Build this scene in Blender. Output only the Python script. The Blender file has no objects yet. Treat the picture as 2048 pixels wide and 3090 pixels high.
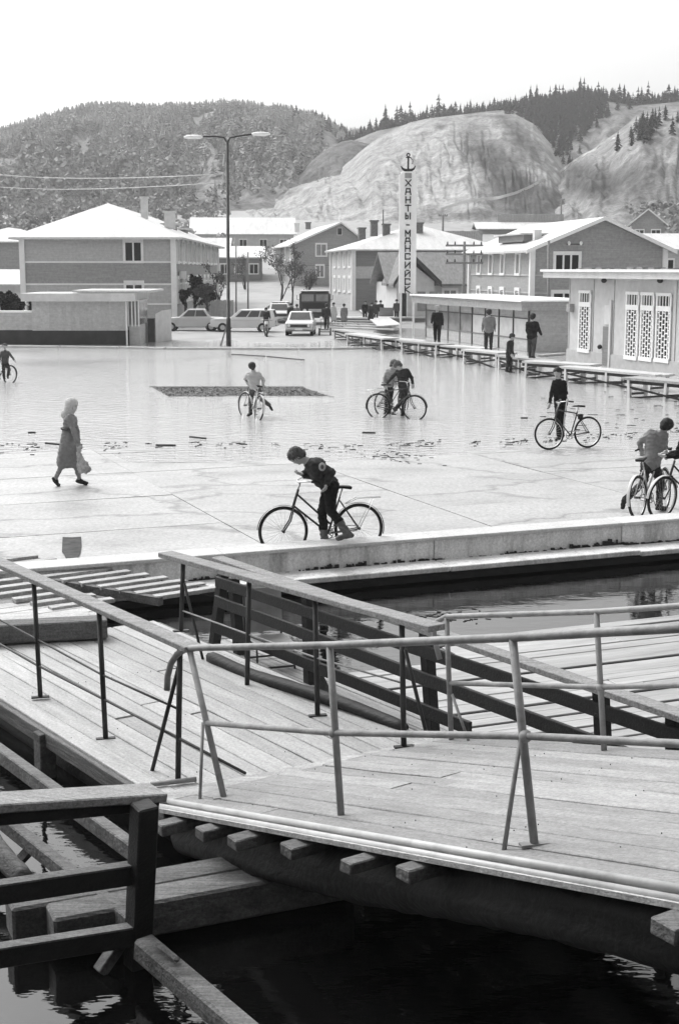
import bpy, bmesh, math, random
import numpy as np
from mathutils import Vector as V, Matrix

random.seed(7)
RNG = np.random.RandomState(11)
SC = bpy.context.scene
COL = SC.collection

# ---------------------------------------------------------------- camera
F = 4267.0                     # 50 mm lens on 24x36 mm film, in photo pixels
PITCH = math.atan(735 / F)
H = 3.95
cam_d = bpy.data.cameras.new('camera')
cam = bpy.data.objects.new('camera', cam_d)
COL.objects.link(cam)
cam.location = (0, 0, H)
cam.rotation_euler = (math.pi / 2 - PITCH, 0, 0)
cam_d.sensor_fit = 'HORIZONTAL'
cam_d.sensor_width = 24.0
cam_d.lens = 24.0 * F / 2048.0
cam_d.clip_start = 0.1
cam_d.clip_end = 6000
SC.camera = cam

# ---------------------------------------------------------------- world, sun, exposure
SUN_EL, SUN_AZ = math.radians(50), math.radians(-42)      # azimuth from +Y towards +X
wd = bpy.data.worlds.new('World')
SC.world = wd
wd.use_nodes = True
nt = wd.node_tree
nt.nodes.clear()
sky = nt.nodes.new('ShaderNodeTexSky')
sky.sky_type = 'NISHITA'
sky.sun_disc = False
sky.sun_elevation = SUN_EL
sky.sun_rotation = SUN_AZ
sky.altitude = 30
sky.air_density = 1.6
sky.dust_density = 6.0
sky.ozone_density = 1.0
bw = nt.nodes.new('ShaderNodeRGBToBW')
bg = nt.nodes.new('ShaderNodeBackground')
bg.inputs[1].default_value = 0.14
wo = nt.nodes.new('ShaderNodeOutputWorld')
nt.links.new(sky.outputs[0], bw.inputs[0])
nt.links.new(bw.outputs[0], bg.inputs[0])
nt.links.new(bg.outputs[0], wo.inputs[0])

sun_d = bpy.data.lights.new('sun', 'SUN')
sun_d.energy = 1.0
sun_d.angle = math.radians(35)
sun_d.color = (1.0, 1.0, 1.0)
sun = bpy.data.objects.new('sun', sun_d)
COL.objects.link(sun)
sdir = V((math.sin(SUN_AZ) * math.cos(SUN_EL), math.cos(SUN_AZ) * math.cos(SUN_EL), math.sin(SUN_EL)))
sun.rotation_euler = (-sdir).to_track_quat('-Z', 'Y').to_euler()
sun.location = sdir * 60

SC.render.engine = 'CYCLES'
SC.view_settings.view_transform = 'Standard'
SC.view_settings.look = 'None'
SC.view_settings.exposure = 0.88
SC.view_settings.gamma = 1.0
SC.view_settings.use_curve_mapping = False
SC.cycles.max_bounces = 5
SC.cycles.diffuse_bounces = 3
SC.cycles.glossy_bounces = 3
SC.cycles.transmission_bounces = 3
SC.cycles.volume_bounces = 0
SC.cycles.caustics_reflective = False
SC.cycles.caustics_refractive = False
SC.cycles.use_denoising = True

# ---------------------------------------------------------------- measuring helpers
CP, SP = math.cos(PITCH), math.sin(PITCH)
def ray(px, py):
    a, b = px - 1024.0, 1545.0 - py
    return V((a, F * CP + b * SP, -F * SP + b * CP))
def P(px, py, z=0.0):            # point of the horizontal plane z
    d = ray(px, py)
    return V((0, 0, H)) + d * ((z - H) / d.z)
def PD(px, py, D):               # point at distance D ahead
    d = ray(px, py)
    return V((0, 0, H)) + d * (D / d.y)
def PZ(py, D):
    return PD(1024, py, D).z
def PN(px, py, o, n):            # point of the plane through o with normal n
    d = ray(px, py)
    c = V((0, 0, H))
    return c + d * ((o - c).dot(n) / d.dot(n))
# frame of the walkways: dv runs along them (towards the camera), nv across
DV = V((0.58, -0.8146, 0)); NV = V((0.8146, 0.58, 0)); O0 = V((-1.34, 9.93, 0))
def ST(s, t, z): return O0 + DV * s + NV * t + V((0, 0, z))
def PT(px, py, t): return PN(px, py, O0 + NV * t, NV)
def PS(px, py, s): return PN(px, py, O0 + DV * s, DV)
UW = V((0.928, 0.373, 0)).normalized(); VW = V((UW.y, -UW.x, 0))   # frame of quay and square
R = math.radians

# ---------------------------------------------------------------- scene graph helpers
def link(name, me, mat=None, parent=None, loc=None, kind=None):
    o = bpy.data.objects.new(name, me)
    COL.objects.link(o)
    if mat is not None:
        for m in (mat if isinstance(mat, (list, tuple)) else [mat]):
            me.materials.append(m)
    if parent is not None:
        o.parent = parent
    if loc is not None:
        o.location = loc
    if kind: o['kind'] = kind
    return o
def tag(o, label, cat, group=None):
    o['label'] = label; o['category'] = cat
    if group: o['group'] = group
    return o
def thing(name, label, cat, loc=(0, 0, 0), rz=0.0, group=None, rx=0.0):
    o = bpy.data.objects.new(name, None)
    COL.objects.link(o)
    o.empty_display_size = 0.1
    o.location = loc
    o.rotation_euler = (rx, 0, rz)
    return tag(o, label, cat, group)
def struct(name, me, mat, parent=None):
    o = link(name, me, mat, parent)
    if parent is None: o['kind'] = 'structure'
    return o
def copy_tree(o, parent=None):
    c = o.copy(); COL.objects.link(c)
    c.parent = parent
    for ch in list(o.children): copy_tree(ch, c)
    return c

class MB:
    """collects polygons of one mesh"""
    def __init__(s): s.v = []; s.f = []; s.m = []; s.sm = []
    def add(s, vs, fs, mi=0, smooth=False):
        b = len(s.v); s.v += [tuple(x) for x in vs]
        for f in fs:
            s.f.append([b + i for i in f]); s.m.append(mi); s.sm.append(smooth)
        return s
    def box(s, c, size, M=None, mi=0):
        c = V(c); x, y, z = size[0] / 2, size[1] / 2, size[2] / 2
        vs = [V((i, j, k)) for k in (-z, z) for j in (-y, y) for i in (-x, x)]
        if M is not None: vs = [M @ v for v in vs]
        return s.add([v + c for v in vs], [(0, 2, 3, 1), (4, 5, 7, 6), (0, 1, 5, 4), (2, 6, 7, 3), (0, 4, 6, 2), (1, 3, 7, 5)], mi)
    def span(s, a, b, mi=0):      # axis box from corner a to corner b
        a, b = V(a), V(b)
        return s.box((a + b) / 2, [abs(b[i] - a[i]) for i in range(3)], None, mi)
    def bar(s, a, b, w, h, up=(0, 0, 1), mi=0, ext=0.0):     # w across, h along up
        a, b = V(a), V(b); d = (b - a).normalized(); a = a - d * ext; b = b + d * ext
        side = d.cross(V(up))
        if side.length < 1e-4: side = d.cross(V((0, 1, 0)))
        side.normalize(); u = side.cross(d).normalized()
        vs = []
        for p in (a, b):
            for i, j in ((-1, -1), (1, -1), (1, 1), (-1, 1)):
                vs.append(p + side * (i * w / 2) + u * (j * h / 2))
        return s.add(vs, [(3, 2, 1, 0), (4, 5, 6, 7), (0, 1, 5, 4), (1, 2, 6, 5), (2, 3, 7, 6), (3, 0, 4, 7)], mi)
    def tube(s, pts, r, n=8, mi=0, cap=True):
        pts = [V(p) for p in pts]; rs = r if isinstance(r, (list, tuple)) else [r] * len(pts)
        b = len(s.v); prev = None
        for i, p in enumerate(pts):
            d = (pts[min(i + 1, len(pts) - 1)] - pts[max(i - 1, 0)]).normalized()
            if prev is None:
                prev = d.cross(V((0, 0, 1)))
                if prev.length < 0.05: prev = d.cross(V((0, 1, 0)))
            u = (prev - d * prev.dot(d)).normalized(); w = d.cross(u); prev = u
            for k in range(n):
                a = 2 * math.pi * k / n
                s.v.append(tuple(p + (u * math.cos(a) + w * math.sin(a)) * rs[i]))
        for i in range(len(pts) - 1):
            for k in range(n):
                k2 = (k + 1) % n
                s.f.append([b + i * n + k, b + i * n + k2, b + (i + 1) * n + k2, b + (i + 1) * n + k]); s.m.append(mi); s.sm.append(True)
        if cap:
            s.f.append([b + k for k in range(n)][::-1]); s.m.append(mi); s.sm.append(False)
            e = b + (len(pts) - 1) * n
            s.f.append([e + k for k in range(n)]); s.m.append(mi); s.sm.append(False)
        return s
    def torus(s, c, ax, R_, r, n=40, m=8, a0=0.0, a1=2 * math.pi, mi=0, ref=None):
        c = V(c); ax = V(ax).normalized()
        u = V(ref) if ref is not None else ax.orthogonal(); u = (u - ax * u.dot(ax)).normalized(); w = ax.cross(u)
        full = abs(a1 - a0 - 2 * math.pi) < 1e-6
        pts = []
        cnt = n if full else n + 1
        b = len(s.v)
        for i in range(cnt):
            a = a0 + (a1 - a0) * i / n; e = u * math.cos(a) + w * math.sin(a)
            for k in range(m):
                q = 2 * math.pi * k / m
                s.v.append(tuple(c + e * (R_ + r * math.cos(q)) + ax * (r * math.sin(q))))
        for i in range(n):
            i2 = (i + 1) % cnt if full else i + 1
            for k in range(m):
                k2 = (k + 1) % m
                s.f.append([b + i * m + k, b + i2 * m + k, b + i2 * m + k2, b + i * m + k2]); s.m.append(mi); s.sm.append(True)
        return s
    def prism(s, poly, d, mi=0):          # planar polygon extruded by vector d
        d = V(d); n = len(poly); b = [V(p) for p in poly]
        vs = b + [p + d for p in b]
        fs = [list(range(n))[::-1], list(range(n, 2 * n))] + [[i, (i + 1) % n, n + (i + 1) % n, n + i] for i in range(n)]
        return s.add(vs, fs, mi)
    def ball(s, c, r, n=10, m=6, mi=0):
        c = V(c); r = V(r) if not isinstance(r, (int, float)) else V((r, r, r))
        vs = [c + V((0, 0, r.z))]
        for j in range(1, m):
            q = math.pi * j / m
            for i in range(n):
                a = 2 * math.pi * i / n
                vs.append(c + V((r.x * math.sin(q) * math.cos(a), r.y * math.sin(q) * math.sin(a), r.z * math.cos(q))))
        vs.append(c - V((0, 0, r.z)))
        fs = [(0, 1 + i, 1 + (i + 1) % n) for i in range(n)]
        for j in range(m - 2):
            for i in range(n):
                a, b = 1 + j * n + i, 1 + j * n + (i + 1) % n
                fs.append((a, a + n, b + n, b))
        e = len(vs) - 1
        fs += [(e, e - n + (i + 1) % n, e - n + i) for i in range(n)]
        return s.add(vs, fs, mi, True)
    def mesh(s, name='m', jitter=0.0):
        me = bpy.data.meshes.new(name)
        vs = s.v
        if jitter: vs = [(x + random.uniform(-jitter, jitter), y + random.uniform(-jitter, jitter), z + random.uniform(-jitter, jitter)) for x, y, z in vs]
        me.from_pydata(vs, [], s.f)
        me.polygons.foreach_set('material_index', s.m)
        me.polygons.foreach_set('use_smooth', s.sm)
        bm = bmesh.new(); bm.from_mesh(me)
        bmesh.ops.recalc_face_normals(bm, faces=bm.faces)
        bm.to_mesh(me); bm.free()
        me.update()
        return me
    def build(s, name, mat, parent=None, bevel=0.0, kind=None, jitter=0.0, seg=1):
        me = s.mesh(name, jitter)
        if bevel:
            bm = bmesh.new(); bm.from_mesh(me)
            bmesh.ops.bevel(bm, geom=[e for e in bm.edges if len(e.link_faces) == 2 and e.calc_face_angle(0) > 0.4], offset=bevel, segments=seg, profile=0.5, affect='EDGES', clamp_overlap=True)
            bm.to_mesh(me); bm.free()
        return link(name, me, mat, parent, kind=kind)

def rotz(a): return Matrix.Rotation(a, 3, 'Z')

# ---------------------------------------------------------------- materials (all grey: a black-and-white place)
MATS = {}
def mat(name, v, rough=0.8, var=0.2, scale=4.0, bump=0.0, bscale=None, spec=0.25, stretch=(1, 1, 1), rnd=0.0, metal=0.0, stain=0.0, sscale=0.7, coord='Object', stain_v=None, soft=0.25, speck=0.0, spscale=45.0, crack=0.0, crscale=0.35):
    if name in MATS: return MATS[name]
    m = bpy.data.materials.new(name); MATS[name] = m
    m.use_nodes = True
    t = m.node_tree; N = t.nodes; L = t.links
    b = N['Principled BSDF']
    b.inputs['Roughness'].default_value = rough
    b.inputs['Metallic'].default_value = metal
    b.inputs['Specular IOR Level'].default_value = spec
    tc = N.new('ShaderNodeTexCoord'); mp = N.new('ShaderNodeMapping'); mp.inputs['Scale'].default_value = stretch
    L.new(tc.outputs[coord], mp.inputs[0])
    vec = mp.outputs[0]
    if rnd:
        oi = N.new('ShaderNodeObjectInfo')
        va = N.new('ShaderNodeVectorMath'); va.operation = 'ADD'
        ms = N.new('ShaderNodeMath'); ms.operation = 'MULTIPLY'; ms.inputs[1].default_value = 37.0
        L.new(oi.outputs['Random'], ms.inputs[0]); L.new(vec, va.inputs[0]); L.new(ms.outputs[0], va.inputs[1]); vec = va.outputs[0]
    nz = N.new('ShaderNodeTexNoise'); nz.inputs['Scale'].default_value = scale; nz.inputs['Detail'].default_value = 5; nz.inputs['Roughness'].default_value = 0.65
    L.new(vec, nz.inputs['Vector'])
    mr = N.new('ShaderNodeMapRange'); mr.inputs[1].default_value = 0.28; mr.inputs[2].default_value = 0.72
    mr.inputs[3].default_value = v * (1 - var); mr.inputs[4].default_value = min(0.95, v * (1 + var))
    L.new(nz.outputs[0], mr.inputs[0])
    val = mr.outputs[0]
    if rnd:
        rr = N.new('ShaderNodeMapRange'); rr.inputs[3].default_value = 1 - rnd; rr.inputs[4].default_value = 1 + rnd
        L.new(oi.outputs['Random'], rr.inputs[0])
        mu = N.new('ShaderNodeMath'); mu.operation = 'MULTIPLY'; L.new(val, mu.inputs[0]); L.new(rr.outputs[0], mu.inputs[1]); val = mu.outputs[0]
    if stain:
        n2 = N.new('ShaderNodeTexNoise'); n2.inputs['Scale'].default_value = sscale; n2.inputs['Detail'].default_value = 6; n2.inputs['Roughness'].default_value = 0.7
        L.new(vec, n2.inputs['Vector'])
        r2 = N.new('ShaderNodeMapRange'); r2.inputs[1].default_value = 0.5; r2.inputs[2].default_value = 0.5 + soft; r2.inputs[3].default_value = 0; r2.inputs[4].default_value = stain
        L.new(n2.outputs[0], r2.inputs[0])
        mx = N.new('ShaderNodeMix'); mx.data_type = 'FLOAT'
        L.new(r2.outputs[0], mx.inputs[0]); L.new(val, mx.inputs[2]); mx.inputs[3].default_value = (stain_v if stain_v is not None else v * 0.35); val = mx.outputs[0]
    if crack:
        vo = N.new('ShaderNodeTexVoronoi'); vo.feature = 'DISTANCE_TO_EDGE'; vo.inputs['Scale'].default_value = crscale
        nw = N.new('ShaderNodeTexNoise'); nw.inputs['Scale'].default_value = 1.3; nw.inputs['Detail'].default_value = 5
        L.new(vec, nw.inputs['Vector'])
        wa_ = N.new('ShaderNodeVectorMath'); wa_.operation = 'MULTIPLY_ADD'; wa_.inputs[1].default_value = (1.4, 1.4, 0); L.new(nw.outputs['Color'], wa_.inputs[0]); L.new(vec, wa_.inputs[2])
        L.new(wa_.outputs[0], vo.inputs['Vector'])
        rc = N.new('ShaderNodeMapRange'); rc.inputs[1].default_value = .002; rc.inputs[2].default_value = .03; rc.inputs[3].default_value = 1 - crack; rc.inputs[4].default_value = 1
        L.new(vo.outputs['Distance'], rc.inputs[0])
        mc_ = N.new('ShaderNodeMath'); mc_.operation = 'MULTIPLY'; L.new(val, mc_.inputs[0]); L.new(rc.outputs[0], mc_.inputs[1]); val = mc_.outputs[0]
    if speck:
        n4 = N.new('ShaderNodeTexNoise'); n4.inputs['Scale'].default_value = spscale; n4.inputs['Detail'].default_value = 3; n4.inputs['Roughness'].default_value = .8
        L.new(tc.outputs[coord], n4.inputs['Vector'])
        r4 = N.new('ShaderNodeMapRange'); r4.inputs[1].default_value = .3; r4.inputs[2].default_value = .7; r4.inputs[3].default_value = 1 - speck; r4.inputs[4].default_value = 1 + speck
        L.new(n4.outputs[0], r4.inputs[0])
        m4 = N.new('ShaderNodeMath'); m4.operation = 'MULTIPLY'; L.new(val, m4.inputs[0]); L.new(r4.outputs[0], m4.inputs[1]); val = m4.outputs[0]
    cc = N.new('ShaderNodeCombineColor')
    for i in range(3): L.new(val, cc.inputs[i])
    L.new(cc.outputs[0], b.inputs['Base Color'])
    if bump:
        n3 = N.new('ShaderNodeTexNoise'); n3.inputs['Scale'].default_value = bscale or scale * 3; n3.inputs['Detail'].default_value = 4
        L.new(vec, n3.inputs['Vector'])
        bp = N.new('ShaderNodeBump'); bp.inputs['Strength'].default_value = bump; bp.inputs['Distance'].default_value = 0.02
        L.new(n3.outputs[0], bp.inputs['Height']); L.new(bp.outputs[0], b.inputs['Normal'])
    return m

def water_mat(name, v, ior, bump, sx, sy, rough=0.03, bdist=0.02, dens=0.0, alpha=1.0, scale=1.0):
    m = bpy.data.materials.new(name); m.use_nodes = True
    t = m.node_tree; N = t.nodes; L = t.links; b = N['Principled BSDF']
    b.inputs['Base Color'].default_value = (v, v, v, 1)
    b.inputs['Roughness'].default_value = rough
    b.inputs['IOR'].default_value = ior
    b.inputs['Alpha'].default_value = alpha
    tc = N.new('ShaderNodeTexCoord'); mp = N.new('ShaderNodeMapping'); mp.inputs['Scale'].default_value = (sx, sy, 1)
    mp.inputs['Rotation'].default_value = (0, 0, 0.25)
    L.new(tc.outputs['Object'], mp.inputs[0])
    nz = N.new('ShaderNodeTexNoise'); nz.inputs['Scale'].default_value = scale; nz.inputs['Detail'].default_value = 4; nz.inputs['Roughness'].default_value = 0.55
    L.new(mp.outputs[0], nz.inputs['Vector'])
    # calm and ruffled patches
    n2 = N.new('ShaderNodeTexNoise'); n2.inputs['Scale'].default_value = 0.12; n2.inputs['Detail'].default_value = 2
    L.new(tc.outputs['Object'], n2.inputs['Vector'])
    mr = N.new('ShaderNodeMapRange'); mr.inputs[1].default_value = 0.35; mr.inputs[2].default_value = 0.65; mr.inputs[3].default_value = 0.35; mr.inputs[4].default_value = 1.0
    L.new(n2.outputs[0], mr.inputs[0])
    mu = N.new('ShaderNodeMath'); mu.operation = 'MULTIPLY'; mu.inputs[1].default_value = bump; L.new(mr.outputs[0], mu.inputs[0])
    bp = N.new('ShaderNodeBump'); bp.inputs['Distance'].default_value = bdist
    L.new(mu.outputs[0], bp.inputs['Strength']); L.new(nz.outputs[0], bp.inputs['Height']); L.new(bp.outputs[0], b.inputs['Normal'])
    return m

# wood, metal, concrete, cloth ...
M_DECK = mat('deck_wood', 0.38, 0.7, 0.16, 3.0, 0.35, 14, 0.3, (0.7, 4, 4), rnd=0.17, stain=0.6, sscale=1.3, stain_v=0.19, speck=.28, spscale=38)
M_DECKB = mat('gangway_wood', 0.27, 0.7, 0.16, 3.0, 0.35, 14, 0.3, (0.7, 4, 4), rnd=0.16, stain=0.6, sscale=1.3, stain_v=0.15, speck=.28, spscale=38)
M_DECKE = mat('deck_edge_wood', 0.36, 0.75, 0.3, 3.0, 0.4, 14, 0.3, (0.5, 6, 6), rnd=0.10, stain=0.6, sscale=1.2, stain_v=0.15, speck=.25)
M_RAILW = mat('weathered_rail_wood', 0.26, 0.75, 0.35, 4, 0.5, 12, 0.25, (0.6, 6, 6), rnd=0.1, stain=0.5, sscale=2, stain_v=0.10, speck=.35)
M_DARKW = mat('tarred_wood', 0.013, 0.6, 0.4, 4, 0.4, 12, 0.35, (0.6, 5, 5), rnd=0.15, stain=0.5, sscale=3, stain_v=0.03)
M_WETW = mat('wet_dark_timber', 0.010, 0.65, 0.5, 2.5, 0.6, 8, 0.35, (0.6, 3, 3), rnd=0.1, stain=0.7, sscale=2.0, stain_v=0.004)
M_BEAM = mat('grey_timber', 0.115, 0.75, 0.35, 3, 0.6, 10, 0.3, (0.5, 4, 4), rnd=0.12, stain=0.7, sscale=1.6, stain_v=0.035, speck=.4)
M_PIPE = mat('grey_paint_pipe', 0.24, 0.55, 0.3, 5, 0.3, 20, 0.4, rnd=0.05, stain=0.7, sscale=7, stain_v=0.10)
M_IRON = mat('dark_iron', 0.022, 0.55, 0.4, 8, 0.3, 20, 0.4, stain=0.4, sscale=6, stain_v=0.06)
M_CONC = mat('plaza_concrete', 0.36, 0.45, 0.18, 1.1, 0.2, 30, 0.35, (1, 1.5, 1), rnd=0.05, stain=0.75, sscale=0.55, stain_v=0.17, soft=.2, speck=.3, spscale=14, crack=.4, crscale=.22)
M_QUAY = mat('quay_concrete', 0.60, 0.8, 0.2, 2.5, 0.3, 18, 0.25, (1.3, 1.3, 0.25), rnd=0.06, stain=0.85, sscale=2.2, stain_v=0.12, speck=.25, spscale=30)
M_QUAYT = mat('quay_coping', 0.50, 0.7, 0.1, 2.5, 0.15, 18, 0.25, rnd=0.04, stain=0.4, sscale=1.2, stain_v=0.3, speck=.2, spscale=30)
M_WHITE = mat('white_paint', 0.86, 0.6, 0.06, 3)
M_OFFW = mat('off_white_paint', 0.62, 0.65, 0.12, 2, stain=0.3, sscale=0.8, stain_v=0.42)
M_ROOF = mat('pale_sheet_roof', 0.58, 0.5, 0.12, 0.5, rnd=0.04, stain=0.5, sscale=0.6, stain_v=0.36, stretch=(3, .6, 1), speck=.12, spscale=6)
M_ROOFG = mat('grey_board_roof', 0.20, 0.8, 0.3, 2, 0.3, 8, stretch=(3, 1, 1))
M_WLIGHT = mat('light_house_boards', 0.50, 0.8, 0.12, 2, 0.25, 6, stretch=(0.4, 0.4, 8), rnd=0.05, speck=.15, spscale=5)
M_WMID = mat('mid_house_boards', 0.34, 0.8, 0.15, 2, 0.25, 6, stretch=(0.4, 0.4, 8), rnd=0.05, speck=.18, spscale=5)
M_WDARK = mat('dark_house_boards', 0.23, 0.8, 0.18, 2, 0.25, 6, stretch=(0.4, 0.4, 8), rnd=0.05)
M_GLASS = mat('dark_glass', 0.012, 0.08, 0.3, 2, spec=0.5)
M_PALEG = mat('pale_glass', 0.25, 0.12, 0.4, 1.0, spec=0.5)
M_BRICK = mat('chimney_brick', 0.16, 0.85, 0.4, 6, 0.3)
M_BLACK = mat('black_rubber', 0.012, 0.6, 0.2, 5)
M_CHROME = mat('bright_metal', 0.55, 0.3, 0.1, 5, metal=0.8)
M_BIKE = mat('dark_bike_enamel', 0.03, 0.35, 0.3, 8, spec=0.5)
M_BIKEL = mat('pale_bike_enamel', 0.45, 0.35, 0.2, 8, spec=0.5)
M_SKIN = mat('skin', 0.40, 0.6, 0.08, 8)
M_LEATHER = mat('worn_boot', 0.10, 0.5, 0.5, 9, 0.3)
M_HAIRD = mat('dark_hair', 0.03, 0.6, 0.5, 30, 0.6, 60)
M_HAIRM = mat('brown_hair', 0.10, 0.7, 0.6, 22, 0.7, 50)
M_SHOE = mat('black_shoe', 0.012, 0.4, 0.2, 5)
def cloth(n, v, var=0.25): return mat('cloth_' + n, v, 0.9, var, 7, 0.9, 11, 0.15)
M_CDARK = cloth('dark', 0.036, 0.6); M_CBLACK = cloth('black', 0.013); M_CMID = cloth('mid', 0.075); M_CGREY = cloth('grey', 0.21); M_CLIGHT = cloth('light', 0.42, 0.12); M_CPALE = cloth('pale', 0.6, 0.1); M_CWASH = cloth('washed', 0.26)
M_CAR = mat('pale_car_paint', 0.55, 0.3, 0.08, 1.5, spec=0.5); M_CARW = mat('white_car_paint', 0.72, 0.3, 0.06, 1.5, spec=0.5)
M_TRUCK = mat('dark_truck_paint', 0.045, 0.45, 0.3, 2, spec=0.4)
# ================================================================ SETTING
def interp(x, xs, ys): return float(np.interp(x, xs, ys))
def grid_mesh(name, PX, smooth=True):
    """PX: array (nu, nv, 3)"""
    nu, nv = PX.shape[:2]
    me = bpy.data.meshes.new(name)
    me.vertices.add(nu * nv); me.vertices.foreach_set('co', PX.reshape(-1).astype(np.float32))
    i, j = np.meshgrid(np.arange(nu - 1), np.arange(nv - 1), indexing='ij')
    a = (i * nv + j).ravel(); q = np.stack([a, a + nv, a + nv + 1, a + 1], 1)
    me.loops.add(q.size); me.loops.foreach_set('vertex_index', q.ravel().astype(np.int32))
    me.polygons.add(len(q)); me.polygons.foreach_set('loop_start', (np.arange(len(q)) * 4).astype(np.int32))
    me.polygons.foreach_set('use_smooth', np.full(len(q), smooth))
    me.update(calc_edges=True); me.validate()
    return me
def vnoise(x, y, seed=0):
    """smooth value noise for numpy arrays"""
    xi, yi = np.floor(x).astype(int), np.floor(y).astype(int); xf, yf = x - xi, y - yi
    def h(a, b):
        n = (a * 374761393 + b * 668265263 + seed * 982451653) & 0x7fffffff
        n = ((n ^ (n >> 13)) * 1274126177) & 0x7fffffff
        return ((n ^ (n >> 16)) & 0xffff) / 65535.0
    u, w = xf * xf * (3 - 2 * xf), yf * yf * (3 - 2 * yf)
    return (h(xi, yi) * (1 - u) + h(xi + 1, yi) * u) * (1 - w) + (h(xi, yi + 1) * (1 - u) + h(xi + 1, yi + 1) * u) * w
def fbm(x, y, seed=0, o=4):
    r = 0; a = 0.5
    for k in range(o): r = r + a * vnoise(x * 2 ** k, y * 2 ** k, seed + k); a *= 0.5
    return r / 0.94

WZ = -0.33        # harbour basin
FZ = -0.005       # flood over the square
# ground: one sheet that reaches the horizon, the bed under the water
struct('ground', MB().add([(-4000, -600, -1.2), (4000, -600, -1.2), (4000, 5500, -1.2), (-4000, 5500, -1.2)], [(0, 1, 2, 3)]).mesh('ground'), mat('ground_earth', 0.16, 0.9, 0.3, 0.05))
# basin water
Q0 = V((-3.48, 17.62, 0)); 
def Q(a, b, z): return Q0 + UW * a - VW * b + V((0, 0, z))      # a along the quay, b back from its front edge
wb = MB().add([Q(-60, 0.0, WZ), Q(-60, -70, WZ), Q(60, -70, WZ), Q(60, 0.0, WZ)], [(0, 1, 2, 3)])
struct('basin_water', wb.mesh('basin_water'), water_mat('basin_water', 0.003, 1.65, 0.6, 1.2, 3.0, 0.015, 0.012, scale=1.6))

def slab_z(y): return 0.0 if y < 30.2 else -0.07 * min(1, (y - 30.2) / 7.0)
plaza = thing('plaza', 'pale concrete slab square along the quay', 'square'); del plaza['category']; del plaza['label']; plaza['kind'] = 'structure'
for i in range(-4, 9):
    for j in range(0, 8):
        a0, a1 = -4.35 + i * 3.75, -4.35 + (i + 1) * 3.75
        b0, b1 = 0.42 + j * 3.0, 0.42 + (j + 1) * 3.0
        c = Q((a0 + a1) / 2, (b0 + b1) / 2, 0)
        if abs(c.x) > c.y * 0.30 + 2.5: continue
        g = 0.009; top = []; e = random.uniform(-0.004, 0.004)
        for (a, b) in ((a0 + g, b0 + g), (a1 - g, b0 + g), (a1 - g, b1 - g), (a0 + g, b1 - g)):
            q = Q(a, b, 0); top.append(V((q.x, q.y, slab_z(q.y) + e + random.uniform(-.006, .006))))
        vs = [p - c for p in top] + [p - c - V((0, 0, .25)) for p in top]
        o = MB().add(vs, [(0, 1, 2, 3), (0, 4, 5, 1), (1, 5, 6, 2), (2, 6, 7, 3), (3, 7, 4, 0)]).build('slab', M_CONC, plaza)
        o.location = c
# dark damp bed showing in the joints
jb = MB().add([Q(-25, 0.4, -.05), Q(35, 0.4, -.05), Q(35, 26, -.12), Q(-25, 26, -.12)], [(0, 1, 2, 3)]).build('joint_bed', mat('joint_dirt', 0.2, 0.9, 0.3, 2), plaza)

# land behind the square, partly under the flood
M_LAND = mat('wet_land', 0.26, 0.55, 0.3, 0.5, 0.2, 3, 0.4, stain=0.6, sscale=0.25, stain_v=0.2)
ys = np.concatenate([np.linspace(34, 66, 22), np.linspace(67, 130, 70), np.linspace(134, 330, 50)])
us = np.linspace(-0.42, 0.42, 110)
Y, U = np.meshgrid(ys, us, indexing='ij'); X = U * Y
base = np.interp(Y, [34, 40, 68, 73, 80, 100, 130, 180, 250, 330], [-.09, -.10, -.10, -.07, 0.02, 0.06, 0.3, 2.5, 11.5, 17.0])
dip = np.exp(-((X - 7.5) / 5.0) ** 2) * np.interp(Y, [70, 76, 96, 104], [0, 1, 1, 0]) * 0.16
Z = base - dip + (fbm(X * 0.5, Y * 0.18, 3) - 0.5) * np.interp(Y, [60, 72, 90, 130], [0, .10, .10, .25])
me = grid_mesh('land', np.stack([X, Y, Z], 2)); struct('land', me, M_LAND)
# flood water over the square
fw = MB().add([Q(-45, 12.2, FZ), Q(-45, 80, FZ), Q(60, 80, FZ), Q(60, 12.2, FZ)], [(0, 1, 2, 3)])
fwm = MB().add([(-40, 29.0, FZ), (-40, 96, FZ), (40, 96, FZ), (40, 29.0, FZ)], [(0, 1, 2, 3)])
struct('flood_water', fwm.mesh('flood_water'), water_mat('flood_water', 0.44, 1.45, 1.0, 1.0, 2.0, 0.05, 0.07, scale=2.6))

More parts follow.
